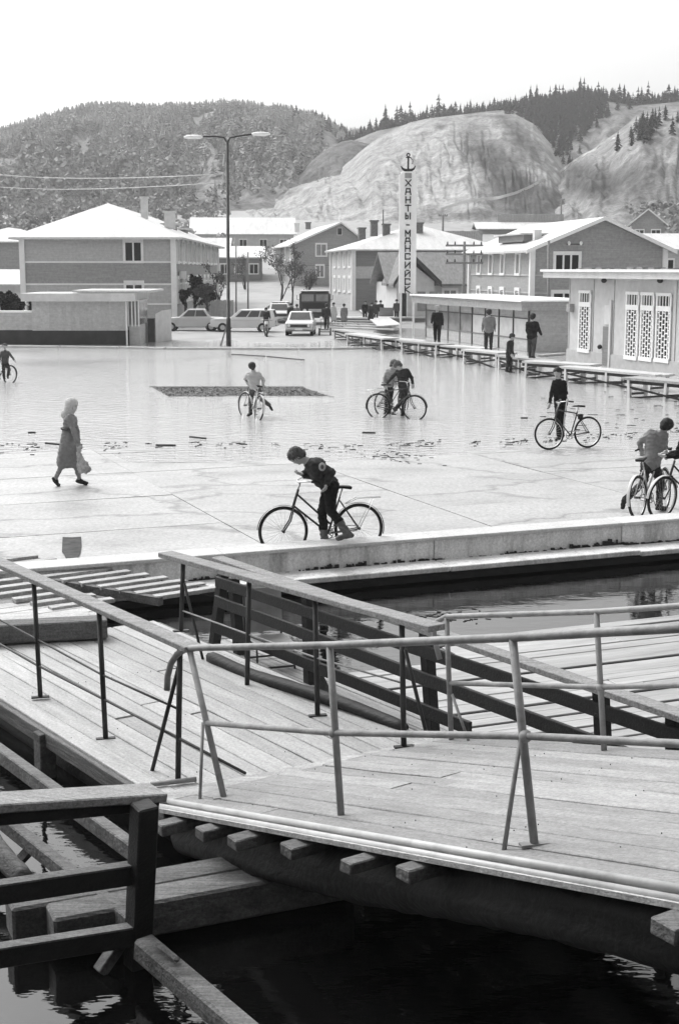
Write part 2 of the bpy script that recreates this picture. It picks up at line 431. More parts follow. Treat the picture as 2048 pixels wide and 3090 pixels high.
# ---------------------------------------------------------------- quay wall
quay = thing('quay_wall', 'long low stained concrete quay wall with pale coping along the harbour basin', 'wall')
for i in range(-3, 7):
    a0, a1 = -1.0 + i * 3.1, -1.0 + (i + 1) * 3.1
    o = MB().add([Q(a, b, z) - Q(a0, 0, 0) for z in (0.17, -.16) for (a, b) in ((a0 + .006, 0.03), (a1 - .006, 0.03), (a1 - .006, .4), (a0 + .006, .4))],
                 [(3, 2, 1, 0), (4, 5, 6, 7), (0, 1, 5, 4), (1, 2, 6, 5), (2, 3, 7, 6), (3, 0, 4, 7)]).build('wall_panel', M_QUAY, quay, bevel=0.006)
    o.location = Q(a0, 0, 0)
    o = MB().add([Q(a, b, z) - Q(a0, 0, 0) for z in (0.22, 0.171) for (a, b) in ((a0 + .004, -0.015), (a1 - .004, -0.015), (a1 - .004, .46), (a0 + .004, .46))],
                 [(3, 2, 1, 0), (4, 5, 6, 7), (0, 1, 5, 4), (1, 2, 6, 5), (2, 3, 7, 6), (3, 0, 4, 7)]).build('coping_slab', M_QUAYT, quay, bevel=0.008)
    o.location = Q(a0, 0, 0)
    dz = random.uniform(-.015, .015)
    o = MB().add([Q(a, b, z) - Q(a0, 0, 0) for z in (-.115 + dz, -.19 + dz) for (a, b) in ((a0 + .01, -0.5), (a1 - .01, -0.5), (a1 - .01, .1), (a0 + .01, .1))],
                 [(3, 2, 1, 0), (4, 5, 6, 7), (0, 1, 5, 4), (1, 2, 6, 5), (2, 3, 7, 6), (3, 0, 4, 7)]).build('ledge_board', M_QUAY, quay, bevel=0.01)
    o.location = Q(a0, 0, 0)
wk = MB()
for i in range(60): wk.bar(Q(-10 + i * .55, -.46, -.26), Q(-10 + i * .55, -.46, -.16), .35, .02)
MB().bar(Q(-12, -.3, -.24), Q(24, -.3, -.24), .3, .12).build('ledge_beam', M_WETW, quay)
# dark weed hanging under the wall
wm = MB()
for i in range(900):
    a = random.uniform(1.5, 13); hh = abs(random.gauss(0, .025)) * (0.3 + max(0, math.sin(a * 1.7 + 1)) + .6 * max(0, math.sin(a * 4.1)))
    w_ = random.uniform(.015, .06)
    wm.bar(Q(a, -.005, -.118 + hh / 2), Q(a + w_, -.012, -.118 + hh / 2), .03, max(.006, hh))
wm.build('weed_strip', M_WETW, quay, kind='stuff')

# flood kerb at the far side of the square
kerb = thing('kerb', 'pale kerb with floating timber along the far edge of the flooded square', 'kerb')
kx = [(-30, 1046), (180, 1047), (360, 1049), (500, 1052), (700, 1052), (900, 1053), (1000, 1052), (1130, 1050)]
for i in range(len(kx) - 1):
    a, b = P(kx[i][0] + 2, kx[i][1], .03), P(kx[i + 1][0] - 2, kx[i + 1][1], .03)
    MB().bar(a, b, .28, .14).build('kerb_stone', M_QUAYT, kerb, bevel=.01)

# flower bed in the flooded square
bed = thing('flower_bed', 'dark kerbed flower bed standing like an island in the flooded square', 'flower bed')
bc = [P(448, 1169, -.02), P(918, 1169, -.02), P(1010, 1199, -.02), P(500, 1198, -.02)]
for a, b in ((0, 1), (1, 2), (2, 3), (3, 0)):
    if a in (1, 3): continue
    n = 3 if a in (0, 2) else 2
    for k in range(n):
        p, q = bc[a].lerp(bc[b], k / n), bc[a].lerp(bc[b], (k + 1) / n)
        if a == 2 and k == 2: continue
        MB().bar(p.lerp(q, .01), p.lerp(q, .99), .08, .07).build('kerb_stone', M_BEAM if a != 2 else M_QUAY, bed, bevel=.012)
cx = sum(bc, V()) / 4
ins = [p.lerp(cx, .04) + V((0, 0, .02)) for p in bc]
MB().add(ins, [(0, 1, 2, 3)]).build('soil', mat('bed_soil', 0.11, 0.9, 0.5, 3, 0.5), bed)
gm = MB()
for i in range(2600):
    u, w = random.random(), random.random()
    p = ins[0].lerp(ins[1], u).lerp(ins[3].lerp(ins[2], u), w)
    h_ = random.uniform(.01, .035) * (1 if random.random() < .985 else 4); r_ = random.uniform(.01, .03)
    d = V((random.gauss(0, .06), random.gauss(0, .06), h_))
    gm.add([p + V((-r_, 0, 0)), p + V((r_, 0, 0)), p + d], [(0, 1, 2)])
gm.build('dry_grass', mat('dry_grass', 0.16, 0.9, 0.4, 2), bed, kind='stuff')

# ---------------------------------------------------------------- hills
def hill_mat(name, soil, grass, scale):
    m = bpy.data.materials.new(name); m.use_nodes = True
    t = m.node_tree; N = t.nodes; L = t.links; b = N['Principled BSDF']
    b.inputs['Roughness'].default_value = 0.95; b.inputs['Specular IOR Level'].default_value = 0.05
    at = N.new('ShaderNodeAttribute'); at.attribute_name = 'cover'
    tc = N.new('ShaderNodeTexCoord')
    nz = N.new('ShaderNodeTexNoise'); nz.inputs['Scale'].default_value = scale * 1.6; nz.inputs['Detail'].default_value = 8; nz.inputs['Roughness'].default_value = 0.7
    L.new(tc.outputs['Object'], nz.inputs['Vector'])
    ad = N.new('ShaderNodeMath'); ad.operation = 'MULTIPLY_ADD'; ad.inputs[1].default_value = 1.6; ad.inputs[2].default_value = -0.8
    L.new(nz.outputs[0], ad.inputs[0])
    a2 = N.new('ShaderNodeMath'); a2.operation = 'ADD'; a2.use_clamp = True; L.new(at.outputs['Fac'], a2.inputs[0]); L.new(ad.outputs[0], a2.inputs[1])
    n2 = N.new('ShaderNodeTexNoise'); n2.inputs['Scale'].default_value = scale * 6; n2.inputs['Detail'].default_value = 5; L.new(tc.outputs['Object'], n2.inputs['Vector'])
    mr = N.new('ShaderNodeMapRange'); mr.inputs[1].default_value = .3; mr.inputs[2].default_value = .7; mr.inputs[3].default_value = .68; mr.inputs[4].default_value = 1.25; L.new(n2.outputs[0], mr.inputs[0])
    mx = N.new('ShaderNodeMix'); mx.data_type = 'FLOAT'; mx.inputs[2].default_value = soil; mx.inputs[3].default_value = grass; L.new(a2.outputs[0], mx.inputs[0])
    n5 = N.new('ShaderNodeTexNoise'); n5.inputs['Scale'].default_value = scale * 30; n5.inputs['Detail'].default_value = 3; n5.inputs['Roughness'].default_value = .8; L.new(tc.outputs['Object'], n5.inputs['Vector'])
    r5 = N.new('ShaderNodeMapRange'); r5.inputs[1].default_value = .3; r5.inputs[2].default_value = .7; r5.inputs[3].default_value = .6; r5.inputs[4].default_value = 1.35; L.new(n5.outputs[0], r5.inputs[0])
    m5 = N.new('ShaderNodeMath'); m5.operation = 'MULTIPLY'; L.new(mx.outputs[0], m5.inputs[0]); L.new(r5.outputs[0], m5.inputs[1])
    mu = N.new('ShaderNodeMath'); mu.operation = 'MULTIPLY'; L.new(m5.outputs[0], mu.inputs[0]); L.new(mr.outputs[0], mu.inputs[1])
    cc = N.new('ShaderNodeCombineColor')
    for i in range(3): L.new(mu.outputs[0], cc.inputs[i])
    L.new(cc.outputs[0], b.inputs['Base Color'])
    bp = N.new('ShaderNodeBump'); bp.inputs['Strength'].default_value = 1.0; bp.inputs['Distance'].default_value = 1.3
    L.new(n2.outputs[0], bp.inputs['Height']); L.new(bp.outputs[0], b.inputs['Normal'])
    return m
class Hill:
    """ruled slope from a foot line to a ridge line, with erosion; px = photo column for both lines"""
    def __init__(s, name, px0, px1, ridge, foot_py, Df, Dr, gam, gully, mat_, cover, seed, nu=160, nv=60, back=60):
        s.px = np.linspace(px0, px1, nu); s.vv = np.concatenate([np.linspace(0, 1, nv), 1 + np.linspace(.05, 1, 10)])
        rx, ry = zip(*ridge)
        G = np.zeros((nu, len(s.vv), 3)); C = np.zeros((nu, len(s.vv)))
        for i, px in enumerate(s.px):
            ry_ = interp(px, rx, ry)
            dr = Dr(px) if callable(Dr) else Dr; df = Df(px) if callable(Df) else Df
            zt, zf = PZ(ry_, dr), PZ(foot_py, df)
            for j, v in enumerate(s.vv):
                w = min(v, 1)
                D = df + (dr - df) * w; z = zf + (zt - zf) * w ** gam
                if v > 1: D = dr + (v - 1) * back; z = zt - (v - 1) ** 2 * 6 - 0.4 * (v - 1)
                G[i, j] = ((px - 1024) / F * D * 1.0, D, z)
        nzx = fbm(s.px[:, None] / 75.0 + s.vv[None] * 1.3, s.vv[None] * 3.2 + s.px[:, None] / 300, seed, 5)
        win = np.clip(np.sin(np.clip(s.vv, 0, 1) * math.pi), 0, 1)[None] ** 0.7
        G[:, :, 2] += (nzx - .5) * gully * win
        G[:, :, 1] += (fbm(s.px[:, None] / 60.0 + 9, s.vv[None] * 2.5, seed + 7, 3) - .5) * gully * 1.2 * win
        rg = np.abs(fbm(s.px[:, None] / 26.0 + s.vv[None] * 1.5, s.vv[None] * 2.2, seed + 3, 4) - .5)
        G[:, :, 2] -= np.clip(.09 - rg, 0, 1) * gully * 3.6 * win * np.clip(fbm(s.px[:, None] / 90.0, s.vv[None] * 3, seed + 11, 2) * 2 - .7, 0, 1)
        G[:, :, 2] += (fbm(s.px[:, None] / 14.0, s.vv[None] * 16, seed + 5, 4) - .5) * gully * .15 * win
        s.G = G
        # where does each vertex land in the photo (used to lay out plant cover)
        rel = G - np.array([0, 0, H])
        cf = rel[:, :, 1] * CP - rel[:, :, 2] * SP; cu = rel[:, :, 1] * SP + rel[:, :, 2] * CP
        s.sx = 1024 + F * rel[:, :, 0] / cf; s.sy = 1545 - F * cu / cf
        me = grid_mesh(name, G)
        a = me.attributes.new('cover', 'FLOAT', 'POINT'); a.data.foreach_set('value', cover(s.sx, s.sy).ravel().astype(np.float32))
        s.o = struct(name, me, mat_)
    def at(s, px, v):
        i = int(np.clip(np.searchsorted(s.px, px) - 1, 0, len(s.px) - 2)); t = (px - s.px[i]) / (s.px[i + 1] - s.px[i])
        j = int(np.clip(np.searchsorted(s.vv, v) - 1, 0, len(s.vv) - 2)); w = (v - s.vv[j]) / (s.vv[j + 1] - s.vv[j])
        g = s.G
        return V((g[i, j] * (1 - t) + g[i + 1, j] * t) * (1 - w) + (g[i, j + 1] * (1 - t) + g[i + 1, j + 1] * t) * w)
def spot(x, y, cx, cy, rx, ry, ang=0):
    c, s_ = math.cos(ang), math.sin(ang); dx, dy = x - cx, y - cy
    return np.clip(1.3 - np.sqrt(((dx * c + dy * s_) / rx) ** 2 + ((-dx * s_ + dy * c) / ry) ** 2), 0, 1)

RIDGE_L = [(-600, 500), (-200, 470), (0, 432), (60, 412), (120, 390), (200, 368), (300, 342), (360, 345), (480, 350), (600, 348), (720, 338), (820, 345), (900, 365), (960, 385), (1010, 410), (1060, 425), (1120, 420), (1300, 410), (1500, 420)]
hillL = Hill('wooded_hill', -500, 1400, RIDGE_L, 640, 330, 620, 0.85, 16, hill_mat('wooded_slope', 0.22, 0.16, 0.02), lambda x, y: 0.55 + 0.35 * np.sin(x / 60 + y / 25) - spot(x, y, 250, 520, 30, 120, .2) - spot(x, y, 560, 470, 80, 30, .3) - spot(x, y, 640, 560, 70, 16, .2), 21)
RIDGE_R = [(940, 560), (985, 500), (1020, 455), (1060, 425), (1130, 395), (1220, 375), (1330, 350), (1450, 335), (1560, 325), (1640, 320), (1720, 305), (1820, 305), (1880, 318), (1950, 312), (2050, 300), (2300, 300), (2600, 330)]
hillR = Hill('conifer_ridge', 940, 2560, RIDGE_R, 520, 380, 470, 1.0, 8, hill_mat('ridge_slope', 0.3, 0.12, 0.03), lambda x, y: 0.5 + 0 * x, 5)
BLUFF = [(640, 640), (700, 632), (757, 618), (849, 582), (900, 560), (960, 537), (1024, 508), (1060, 480), (1089, 452), (1120, 428), (1155, 404), (1190, 386), (1230, 368), (1290, 355), (1380, 345), (1480, 340), (1540, 345), (1590, 372), (1640, 430), (1690, 492), (1740, 540), (1800, 600), (1850, 640)]
MOUND = [(800, 640), (849, 570), (880, 545), (908, 524), (940, 488), (970, 460), (1000, 440), (1030, 426), (1060, 421), (1090, 428), (1130, 440), (1200, 470), (1300, 540)]
mound = Hill('grassy_mound', 800, 1300, MOUND, 640, 330, 385, 0.8, 4, hill_mat('grassy_slope', 0.26, 0.085, 0.05), lambda x, y: .75 + 0 * x, 77, 120, 40, 40)
bluff = Hill('sand_bluff', 640, 1860, BLUFF, 690, 250, lambda px: 360.0, 1.05, 4.5, hill_mat('sand_slope', 0.33, 0.085, 0.035),
             lambda x, y: -0.10 + 1.3 * spot(x, y, 1490, 490, 150, 65, .72) + 1.4 * spot(x, y, 1600, 600, 150, 60, .1) + 0.9 * spot(x, y, 1570, 420, 110, 40, .9) + .9 * spot(x, y, 1325, 380, 22, 10) + .7 * spot(x, y, 1400, 650, 250, 22) + .5 * spot(x, y, 1480, 350, 80, 8), 33, 420, 130, 70)
RIGHT = [(1560, 680), (1640, 560), (1690, 500), (1740, 470), (1790, 430), (1840, 395), (1890, 350), (1930, 335), (1980, 330), (2050, 322), (2200, 310), (2500, 330)]
hillX = Hill('eroded_slope', 1560, 2500, RIGHT, 690, 245, 340, 1.0, 8, hill_mat('eroded_slope', 0.28, 0.09, 0.04), lambda x, y: 0.15 + .9 * spot(x, y, 1760, 540, 100, 60, .5) + .7 * spot(x, y, 1900, 560, 120, 70) + .5 * spot(x, y, 1960, 420, 60, 40), 41)
# footpath worn down the bluff
path_px = [(1905, 385), (1880, 405), (1850, 420), (1800, 450), (1750, 475), (1715, 500), (1690, 520), (1650, 540), (1600, 565), (1560, 585), (1510, 598), (1440, 606), (1380, 616), (1320, 640)]

# ---------------------------------------------------------------- forest
def conifer_arrays(seed, layers=7, per=6, pine=False):
    rs = np.random.RandomState(seed); vs = []; fs = []
    for k in range(layers):
        f = k / (layers - 1); z0 = (0.32 if pine else .10) + f * (.62 if pine else .80)
        r = (0.22 if pine else .20) * (1 - f) ** .8 + .025
        if pine: r = .17 * math.sin(min(1, .35 + f * .75) * math.pi) ** .5 + .04 if f < .95 else .05
        a0 = rs.rand() * 6
        for i in range(per):
            a = a0 + 2 * math.pi * i / per + rs.uniform(-.3, .3); rr = r * rs.uniform(.6, 1.25); w = .5
            zt = z0 + rs.uniform(.05, .13); dz = -rs.uniform(.01, .06)
            b = len(vs)
            vs += [(0, 0, zt), (rr * math.cos(a - w), rr * math.sin(a - w), z0 + dz), (rr * 1.2 * math.cos(a), rr * 1.2 * math.sin(a), z0 + dz * 1.6), (rr * math.cos(a + w), rr * math.sin(a + w), z0 + dz)]
            fs += [(b, b + 1, b + 2), (b, b + 2, b + 3)]
    b = len(vs); vs += [(-.02, 0, .9), (.02, 0, .9), (0, .02, .9), (0, 0, 1.03)]; fs += [(b, b + 1, b + 3), (b + 1, b + 2, b + 3), (b + 2, b, b + 3)]
    return np.array(vs), np.array(fs)
def leafy_arrays(seed, n=110):
    rs = np.random.RandomState(seed); vs = []; fs = []
    lob = [(rs.normal(0, .13), rs.normal(0, .13), rs.uniform(.4, .82), rs.uniform(.13, .22)) for _ in range(7)]
    for i in range(n):
        l = lob[rs.randint(len(lob))]; d = rs.normal(size=3); d /= np.linalg.norm(d)
        c = np.array(l[:3]) + d * l[3] * rs.uniform(.6, 1.05); s = rs.uniform(.04, .09)
        e1 = rs.normal(size=3); e1 /= np.linalg.norm(e1); e2 = np.cross(d + rs.normal(size=3) * .6, e1); e2 /= np.linalg.norm(e2) + 1e-6
        b = len(vs); vs += [c - e1 * s, c + e2 * s, c + e1 * s, c - e2 * s]; fs += [(b, b + 1, b + 2), (b, b + 2, b + 3)]
    return np.array(vs), np.array(fs)
def mass(name, kinds, places, mat_, label, cat):
    Vs, Fs, n = [], [], 0
    for (p, h, k, wd_) in places:
        a = RNG.rand() * 6.28; c, s_ = math.cos(a), math.sin(a); v, f = kinds[k]
        q = np.empty_like(v); q[:, 0] = (v[:, 0] * c - v[:, 1] * s_) * h * wd_ + p[0]; q[:, 1] = (v[:, 0] * s_ + v[:, 1] * c) * h * wd_ + p[1]; q[:, 2] = v[:, 2] * h + p[2]
        Vs.append(q); Fs.append(f + n); n += len(v)
    Vs = np.concatenate(Vs); Fs = np.concatenate(Fs)
    me = bpy.data.meshes.new(name); me.vertices.add(len(Vs)); me.vertices.foreach_set('co', Vs.astype(np.float32).ravel())
    me.loops.add(Fs.size); me.loops.foreach_set('vertex_index', Fs.astype(np.int32).ravel())
    me.polygons.add(len(Fs)); me.polygons.foreach_set('loop_start', (np.arange(len(Fs)) * 3).astype(np.int32)); me.update(calc_edges=True)
    o = link(name, me, mat_, kind='stuff'); o['label'] = label; o['category'] = cat
    return o
M_FOR = mat('forest_needles', 0.29, 0.9, 0.45, 0.06, spec=0.05)
M_CON = mat('dark_needles', 0.012, 0.9, 0.4, 0.08, spec=0.05, rnd=0.3)
M_LEAF = mat('young_leaves', 0.15, 0.9, 0.35, 0.3, spec=0.05, rnd=0.1)
M_TRUNK = mat('bark', 0.09, 0.9, 0.4, 3, 0.4)
KIN = [conifer_arrays(1), conifer_arrays(2, 6, 6, True), conifer_arrays(3, 8, 6), leafy_arrays(4, 60), leafy_arrays(5, 60), conifer_arrays(6, 5, 6, True)]
pl = []
for i in range(9500):
    px = random.uniform(-180, 1150); v = random.random() ** .8 * 1.08
    p = hillL.at(px, v)
    # clearings and pale birch patches low on the slope
    den = fbm(np.array([px / 90.0]), np.array([v * 4.0]), 60)[0]
    if v < .42 and random.random() < .85 - v * .9: continue
    if den < .40 and v < .9: continue
    if 225 < px - (v - .3) * 120 < 285 and .2 < v < .68: continue
    if px > 1060 + 90 * v: continue
    k = random.choice([0, 1, 2, 5, 1]) if random.random() < .35 + .6 * v else random.choice([3, 4])
    pl.append((p - V((0, 0, .5)), random.uniform(3.6, 6.6) * (1 if k not in (3, 4) else .8), k, random.uniform(.9, 1.4)))
mass('wooded_hillside', KIN, pl, M_FOR, 'dense grey mixed wood covering the far hillside on the left', 'wood')
pl = []
for i in range(1900):
    px = random.uniform(1010, 2330); v = 1 + random.random() * .8; p = hillR.at(px, v)
    pl.append((p - V((0, 0, .5)), random.uniform(2.8, 5.2), random.choice([0, 2, 1]), random.uniform(.9, 1.3)))
for (cx_, cy_, rx_, ry_, n) in ((1700, 330, 70, 60, 240), (1640, 370, 60, 60, 200), (1600, 330, 60, 30, 120), (1760, 320, 60, 40, 120)):
    for i in range(n):
        px = random.gauss(cx_, rx_ * .7); py = random.gauss(cy_, ry_ * .7)
        ry0 = interp(px, *zip(*RIDGE_R)); v = max(.05, min(1.0, (520 - py) / (520 - ry0))); p = hillR.at(px, v)
        pl.append((p - V((0, 0, .5)), random.uniform(3, 5), random.choice([0, 2, 1]), random.uniform(.9, 1.3)))
mass('ridge_wood', KIN, pl, M_CON, 'dark conifer wood filling the gully and the ridge behind the sand bluff', 'wood')
pl = []
for i in range(420):       # scrub at the hill feet
    px = random.choice([random.uniform(-150, 330), random.uniform(-150, 330), random.uniform(330, 560), random.uniform(1900, 2150)])
    hh = hillL if px < 900 else (bluff if px < 1800 else hillX); v = random.uniform(0, .20 if px < 900 else .07); p = hh.at(px, v)
    pl.append((p - V((0, 0, .6)), random.uniform(3.5, 7.5) if px < 900 else random.uniform(2, 4), random.choice([3, 4]), random.uniform(1, 1.5)))
for i in range(520):
    D_ = random.uniform(190, 325); px = random.choice([random.uniform(-120, 300), random.uniform(-120, 300), random.uniform(300, 690), random.uniform(1900, 2120)])
    x_ = (px - 1024) / F * D_; z_ = float(np.interp(D_, [130, 180, 250, 330], [.3, 2.5, 11.5, 17.0]))
    pl.append((V((x_, D_, z_ - .5)), random.uniform(2.2, 4.6), random.choice([3, 4]), random.uniform(1, 1.5)))
mass('foothill_scrub', KIN, pl, mat('pale_scrub', 0.32, 0.9, 0.35, 0.15, spec=0.05), 'pale leafy scrub massed along the foot of the hills', 'scrub')
# conifers that stand out singly against the sky and on the gully flank
tm = []
for k in (0, 2, 1):
    v_, f_ = KIN[k]; me = bpy.data.meshes.new('crown'); me.from_pydata([tuple(x) for x in v_], [], [tuple(map(int, x)) for x in f_]); me.materials.append(M_CON); tm.append(me)
trm = MB().tube([(0, 0, -.05), (0, 0, .6)], [.02, .01], 6).mesh('trunk'); trm.materials.append(M_TRUNK)
spots = []
x = 1045.0
while x < 2060:
    tall = random.random()
    spots.append((x, 1.0 + random.random() * .12, hillR, 3.6 + 4.6 * tall ** 2))
    x += random.uniform(9, 20)
for i in range(34): spots.append((random.gauss(1925, 30), random.uniform(.62, .84), hillX, random.uniform(2.5, 4.5)))
for i in range(30): spots.append((random.gauss(1690, 14), random.uniform(.15, .5), hillR, random.uniform(3, 4.5)))
for i in range(22): spots.append((random.uniform(880, 1060), random.uniform(.8, 1.0), hillL, random.uniform(5, 8)))
for i in range(16): spots.append((random.uniform(1650, 1720), random.uniform(.86, .99), bluff, random.uniform(2, 3.5)))
for i, (px, v, hh, h_) in enumerate(spots):
    p = hh.at(px, v); t = thing('conifer_tree', '', 'tree', p, random.random() * 6, 'conifers standing out on the bluff ridge')
    t.scale = (h_ * random.uniform(.9, 1.3),) * 2 + (h_,)
    link('trunk', trm, None, t); link('crown', random.choice(tm), None, t)
    if hh is hillR and v >= 1: t['label'] = 'dark conifer along the skyline of the ridge above the sand bluff'; t['group'] = 'skyline conifers on the ridge'
    elif hh is hillX: t['label'] = 'dark conifer in the clump high on the eroded slope at right'; t['group'] = 'conifer clump on the eroded slope'
    elif hh is hillR: t['label'] = 'dark conifer in the gully between bluff and eroded slope'; t['group'] = 'gully conifers'
    elif hh is hillL: t['label'] = 'tall conifer where wooded hill drops towards the bluff'; t['group'] = 'conifers on the shoulder of the wooded hill'
    else: t['label'] = 'small dark conifer on the right flank of the sand bluff'; t['group'] = 'flank conifers'
# ================================================================ WALKWAYS IN THE FOREGROUND
def zB(s): return 0.09 + 0.232 * s
ROT_D = math.atan2(DV.y, DV.x)          # local x along the walkway
def plank(name, parent, s0, s1, t0, t1, zt, th, m, slope=0.0, bow=0.0):
    """board along the walkway: own mesh with local x lengthwise, real thickness, a little uneven"""
    L_ = s1 - s0; w = t1 - t0; n = 6; mb = MB(); e0, e1 = random.uniform(-.02, .02), random.uniform(-.02, .02)
    vs = []
    for i in range(n + 1):
        x = (i / n - .5) * L_ + (e0 if i == 0 else e1 if i == n else 0)
        z = slope * x + bow * math.sin(i / n * 9 + s0) + random.uniform(-.0015, .0015)
        ww = w / 2 + random.uniform(-.0025, .0025); tl = random.uniform(-.002, .002)
        c = min(.006, th / 4)
        vs += [(x, -ww, z - c), (x, -ww + c, z + tl), (x, ww - c, z - tl), (x, ww, z - c), (x, ww, z - th), (x, -ww, z - th)]
    fs = []
    for i in range(n):
        for k in range(6): fs.append((i * 6 + k, (i + 1) * 6 + k, (i + 1) * 6 + (k + 1) % 6, i * 6 + (k + 1) % 6))
    fs += [tuple(range(6)), tuple(range(n * 6, n * 6 + 6))[::-1]]
    o = mb.add(vs, fs).build(name, m, parent)
    sc = (s0 + s1) / 2; o.location = ST(sc, (t0 + t1) / 2, zt); o.rotation_euler = (0, 0, ROT_D)
    return o
# ---- lower walkway
wa = thing('floating_walkway', 'weathered plank walkway with timber handrails leading back to the quay steps', 'walkway')
t = 0.0
while t < 2.44:
    w = random.uniform(.17, .24); w = min(w, 2.5 - t)
    brk = random.uniform(-3.2, -1.2)
    segs = [(-4.75, brk), (brk, .22)] if random.random() < .45 else [(-4.75, .22)]
    for a, b in segs: plank('plank', wa, a + .004, b - .004, t + random.choice([.003, .004, .009]), t + w - random.choice([.003, .004, .008]), .10 + random.uniform(-.003, .003), .05, M_DECK)
    t += w
plank('side_beam', wa, -4.7, .2, -.05, -.006, .085, .13, M_BEAM)
plank('side_beam', wa, -4.7, .2, 2.51, 2.56, .085, .14, M_BEAM)
for s in (-4.4, -3.0, -1.6, -.3):
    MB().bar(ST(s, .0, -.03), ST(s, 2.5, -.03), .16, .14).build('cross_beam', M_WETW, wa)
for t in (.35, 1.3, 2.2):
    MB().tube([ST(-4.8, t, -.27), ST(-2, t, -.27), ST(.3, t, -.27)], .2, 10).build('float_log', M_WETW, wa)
for (px, py) in ((120, 2105), (320, 2230), (540, 2360)):
    pass
def rail_post(parent, top, base, r, m, flange=True, name='post'):
    o = MB().tube([base, top], r, 10).build(name, m, parent)
    if flange:
        f = MB(); u = (V(top) - V(base)).normalized()
        f.box((0, 0, 0), (.16, .05, .014)); e = f.build('foot_plate', m, o)
        e.location = V(base) + V((0, 0, .008)); e.rotation_euler = (0, 0, ROT_D + 1.2)
    return o
TA = .28
MB().bar(PT(-60, 1672, TA), PT(585, 1958, TA), .15, .045).build('handrail', M_RAILW, wa, bevel=.006)
for (tx, ty, bx, by) in ((102, 1762, 122, 2106), (299, 1850, 319, 2232), (543, 1950, 537, 2362)):
    rail_post(wa, PT(tx, ty, TA), PT(bx, by, TA), .022, M_IRON)
MB().tube([PT(545, 1990, TA), PT(450, 2362, TA - .05)], .016, 8).build('strut', M_IRON, wa)
MB().tube([PT(*q, TA) for q in ((-60, 1842), (0, 1871), (103, 1925), (303, 2034), (535, 2139))], .009, 6).build('guard_rod', M_IRON, wa)
MB().tube([PT(*q, TA) for q in ((-60, 1910), (18, 1954), (107, 2005), (308, 2108), (490, 2202), (740, 2334))], .011, 6).build('guard_rod', M_IRON, wa)
TF = 2.05
MB().bar(PT(499, 1672, TF), PT(1318, 1896, TF), .17, .05).build('handrail', M_RAILW, wa, bevel=.006)
for (tx, ty, bx, by) in ((553, 1690, 546, 1906), (752, 1742, 745, 2090), (950, 1797, 958, 2162), (1212, 1872, 1218, 2256)):
    rail_post(wa, PT(tx, ty, TF), PT(bx, by, TF), .023, M_IRON)
MB().tube([PT(548, 1842, TF), PT(742, 1912, TF), PT(953, 1985, TF), PT(1214, 2062, TF)], .008, 6).build('guard_rod', M_PIPE, wa)
MB().tube([PT(556, 1760, TF), PT(612, 1990, TF + .1)], .014, 6).build('strut', M_IRON, wa)
MB().tube([PT(1222, 1960, TF), PT(1288, 2222, TF + .12)], .016, 6).build('strut', M_IRON, wa)
# squared timber lying across the far end
tb = thing('timber', 'thick squared timber lying across the far end of the plank walkway', 'timber')
mb = MB(); a, b = P(-120, 1897, .28), P(322, 1874, .28)
for k, (dy, dz, w, hh) in enumerate(((0, 0, .17, .16),)):
    mb.bar(a + V((0, dy, -.06)), b + V((0, dy, -.06)), .26, .2)
mb.build('body', M_BEAM, tb, bevel=.012)
mb = MB().bar(a + V((0, .42, -.1)), b + V((-.25, .42, -.1)), .3, .14).build('plank', M_DECK, tb, bevel=.01)

# ---- quay steps: cleated boarding plank at the left
stp = thing('boarding_stair', 'pale cleated boarding stair climbing from the walkway to the quay', 'stair')
for k in range(11):
    f = k / 10; c0 = P(20 + 560 * f, 1690 + 96 * f, .16 - .1 * f); 
    a = c0 - NV * .52; b = c0 + NV * .42
    MB().bar(a, b, .13, .05).build('tread', M_DECKE, stp, bevel=.005)
for off in (-.45, .36):
    MB().bar(P(10, 1702, .10) + NV * off, P(585, 1800, .02) + NV * off, .09, .1).build('stringer', M_BEAM, stp)
for k in range(7):
    f = k / 6; c0 = P(-60 + 330 * f, 1745 + 75 * f, .14 - .08 * f)
    MB().bar(c0 - NV * .5, c0 + NV * .3, .13, .05).build('tread', M_DECKE, stp, bevel=.005)
lp = thing('landing_platform', 'dark edged plank landing below the boarding stair', 'platform')
for k in range(5):
    MB().bar(ST(-6.6 + k * .24, -.6, .03), ST(-6.55 + k * .24, 2.0 + .12 * k, .03), .22, .05).build('plank', M_DECK, lp, bevel=.005)
for s in (-6.5, -5.6): MB().bar(ST(s, -.6, -.09), ST(s, 2.1, -.09), .2, .18).build('beam', M_WETW, lp)
for t_ in (.3, 1.9): MB().bar(ST(-6.7, t_, -.16), ST(-5.3, t_, -.16), .2, .16).build('cross_beam', M_WETW, lp)

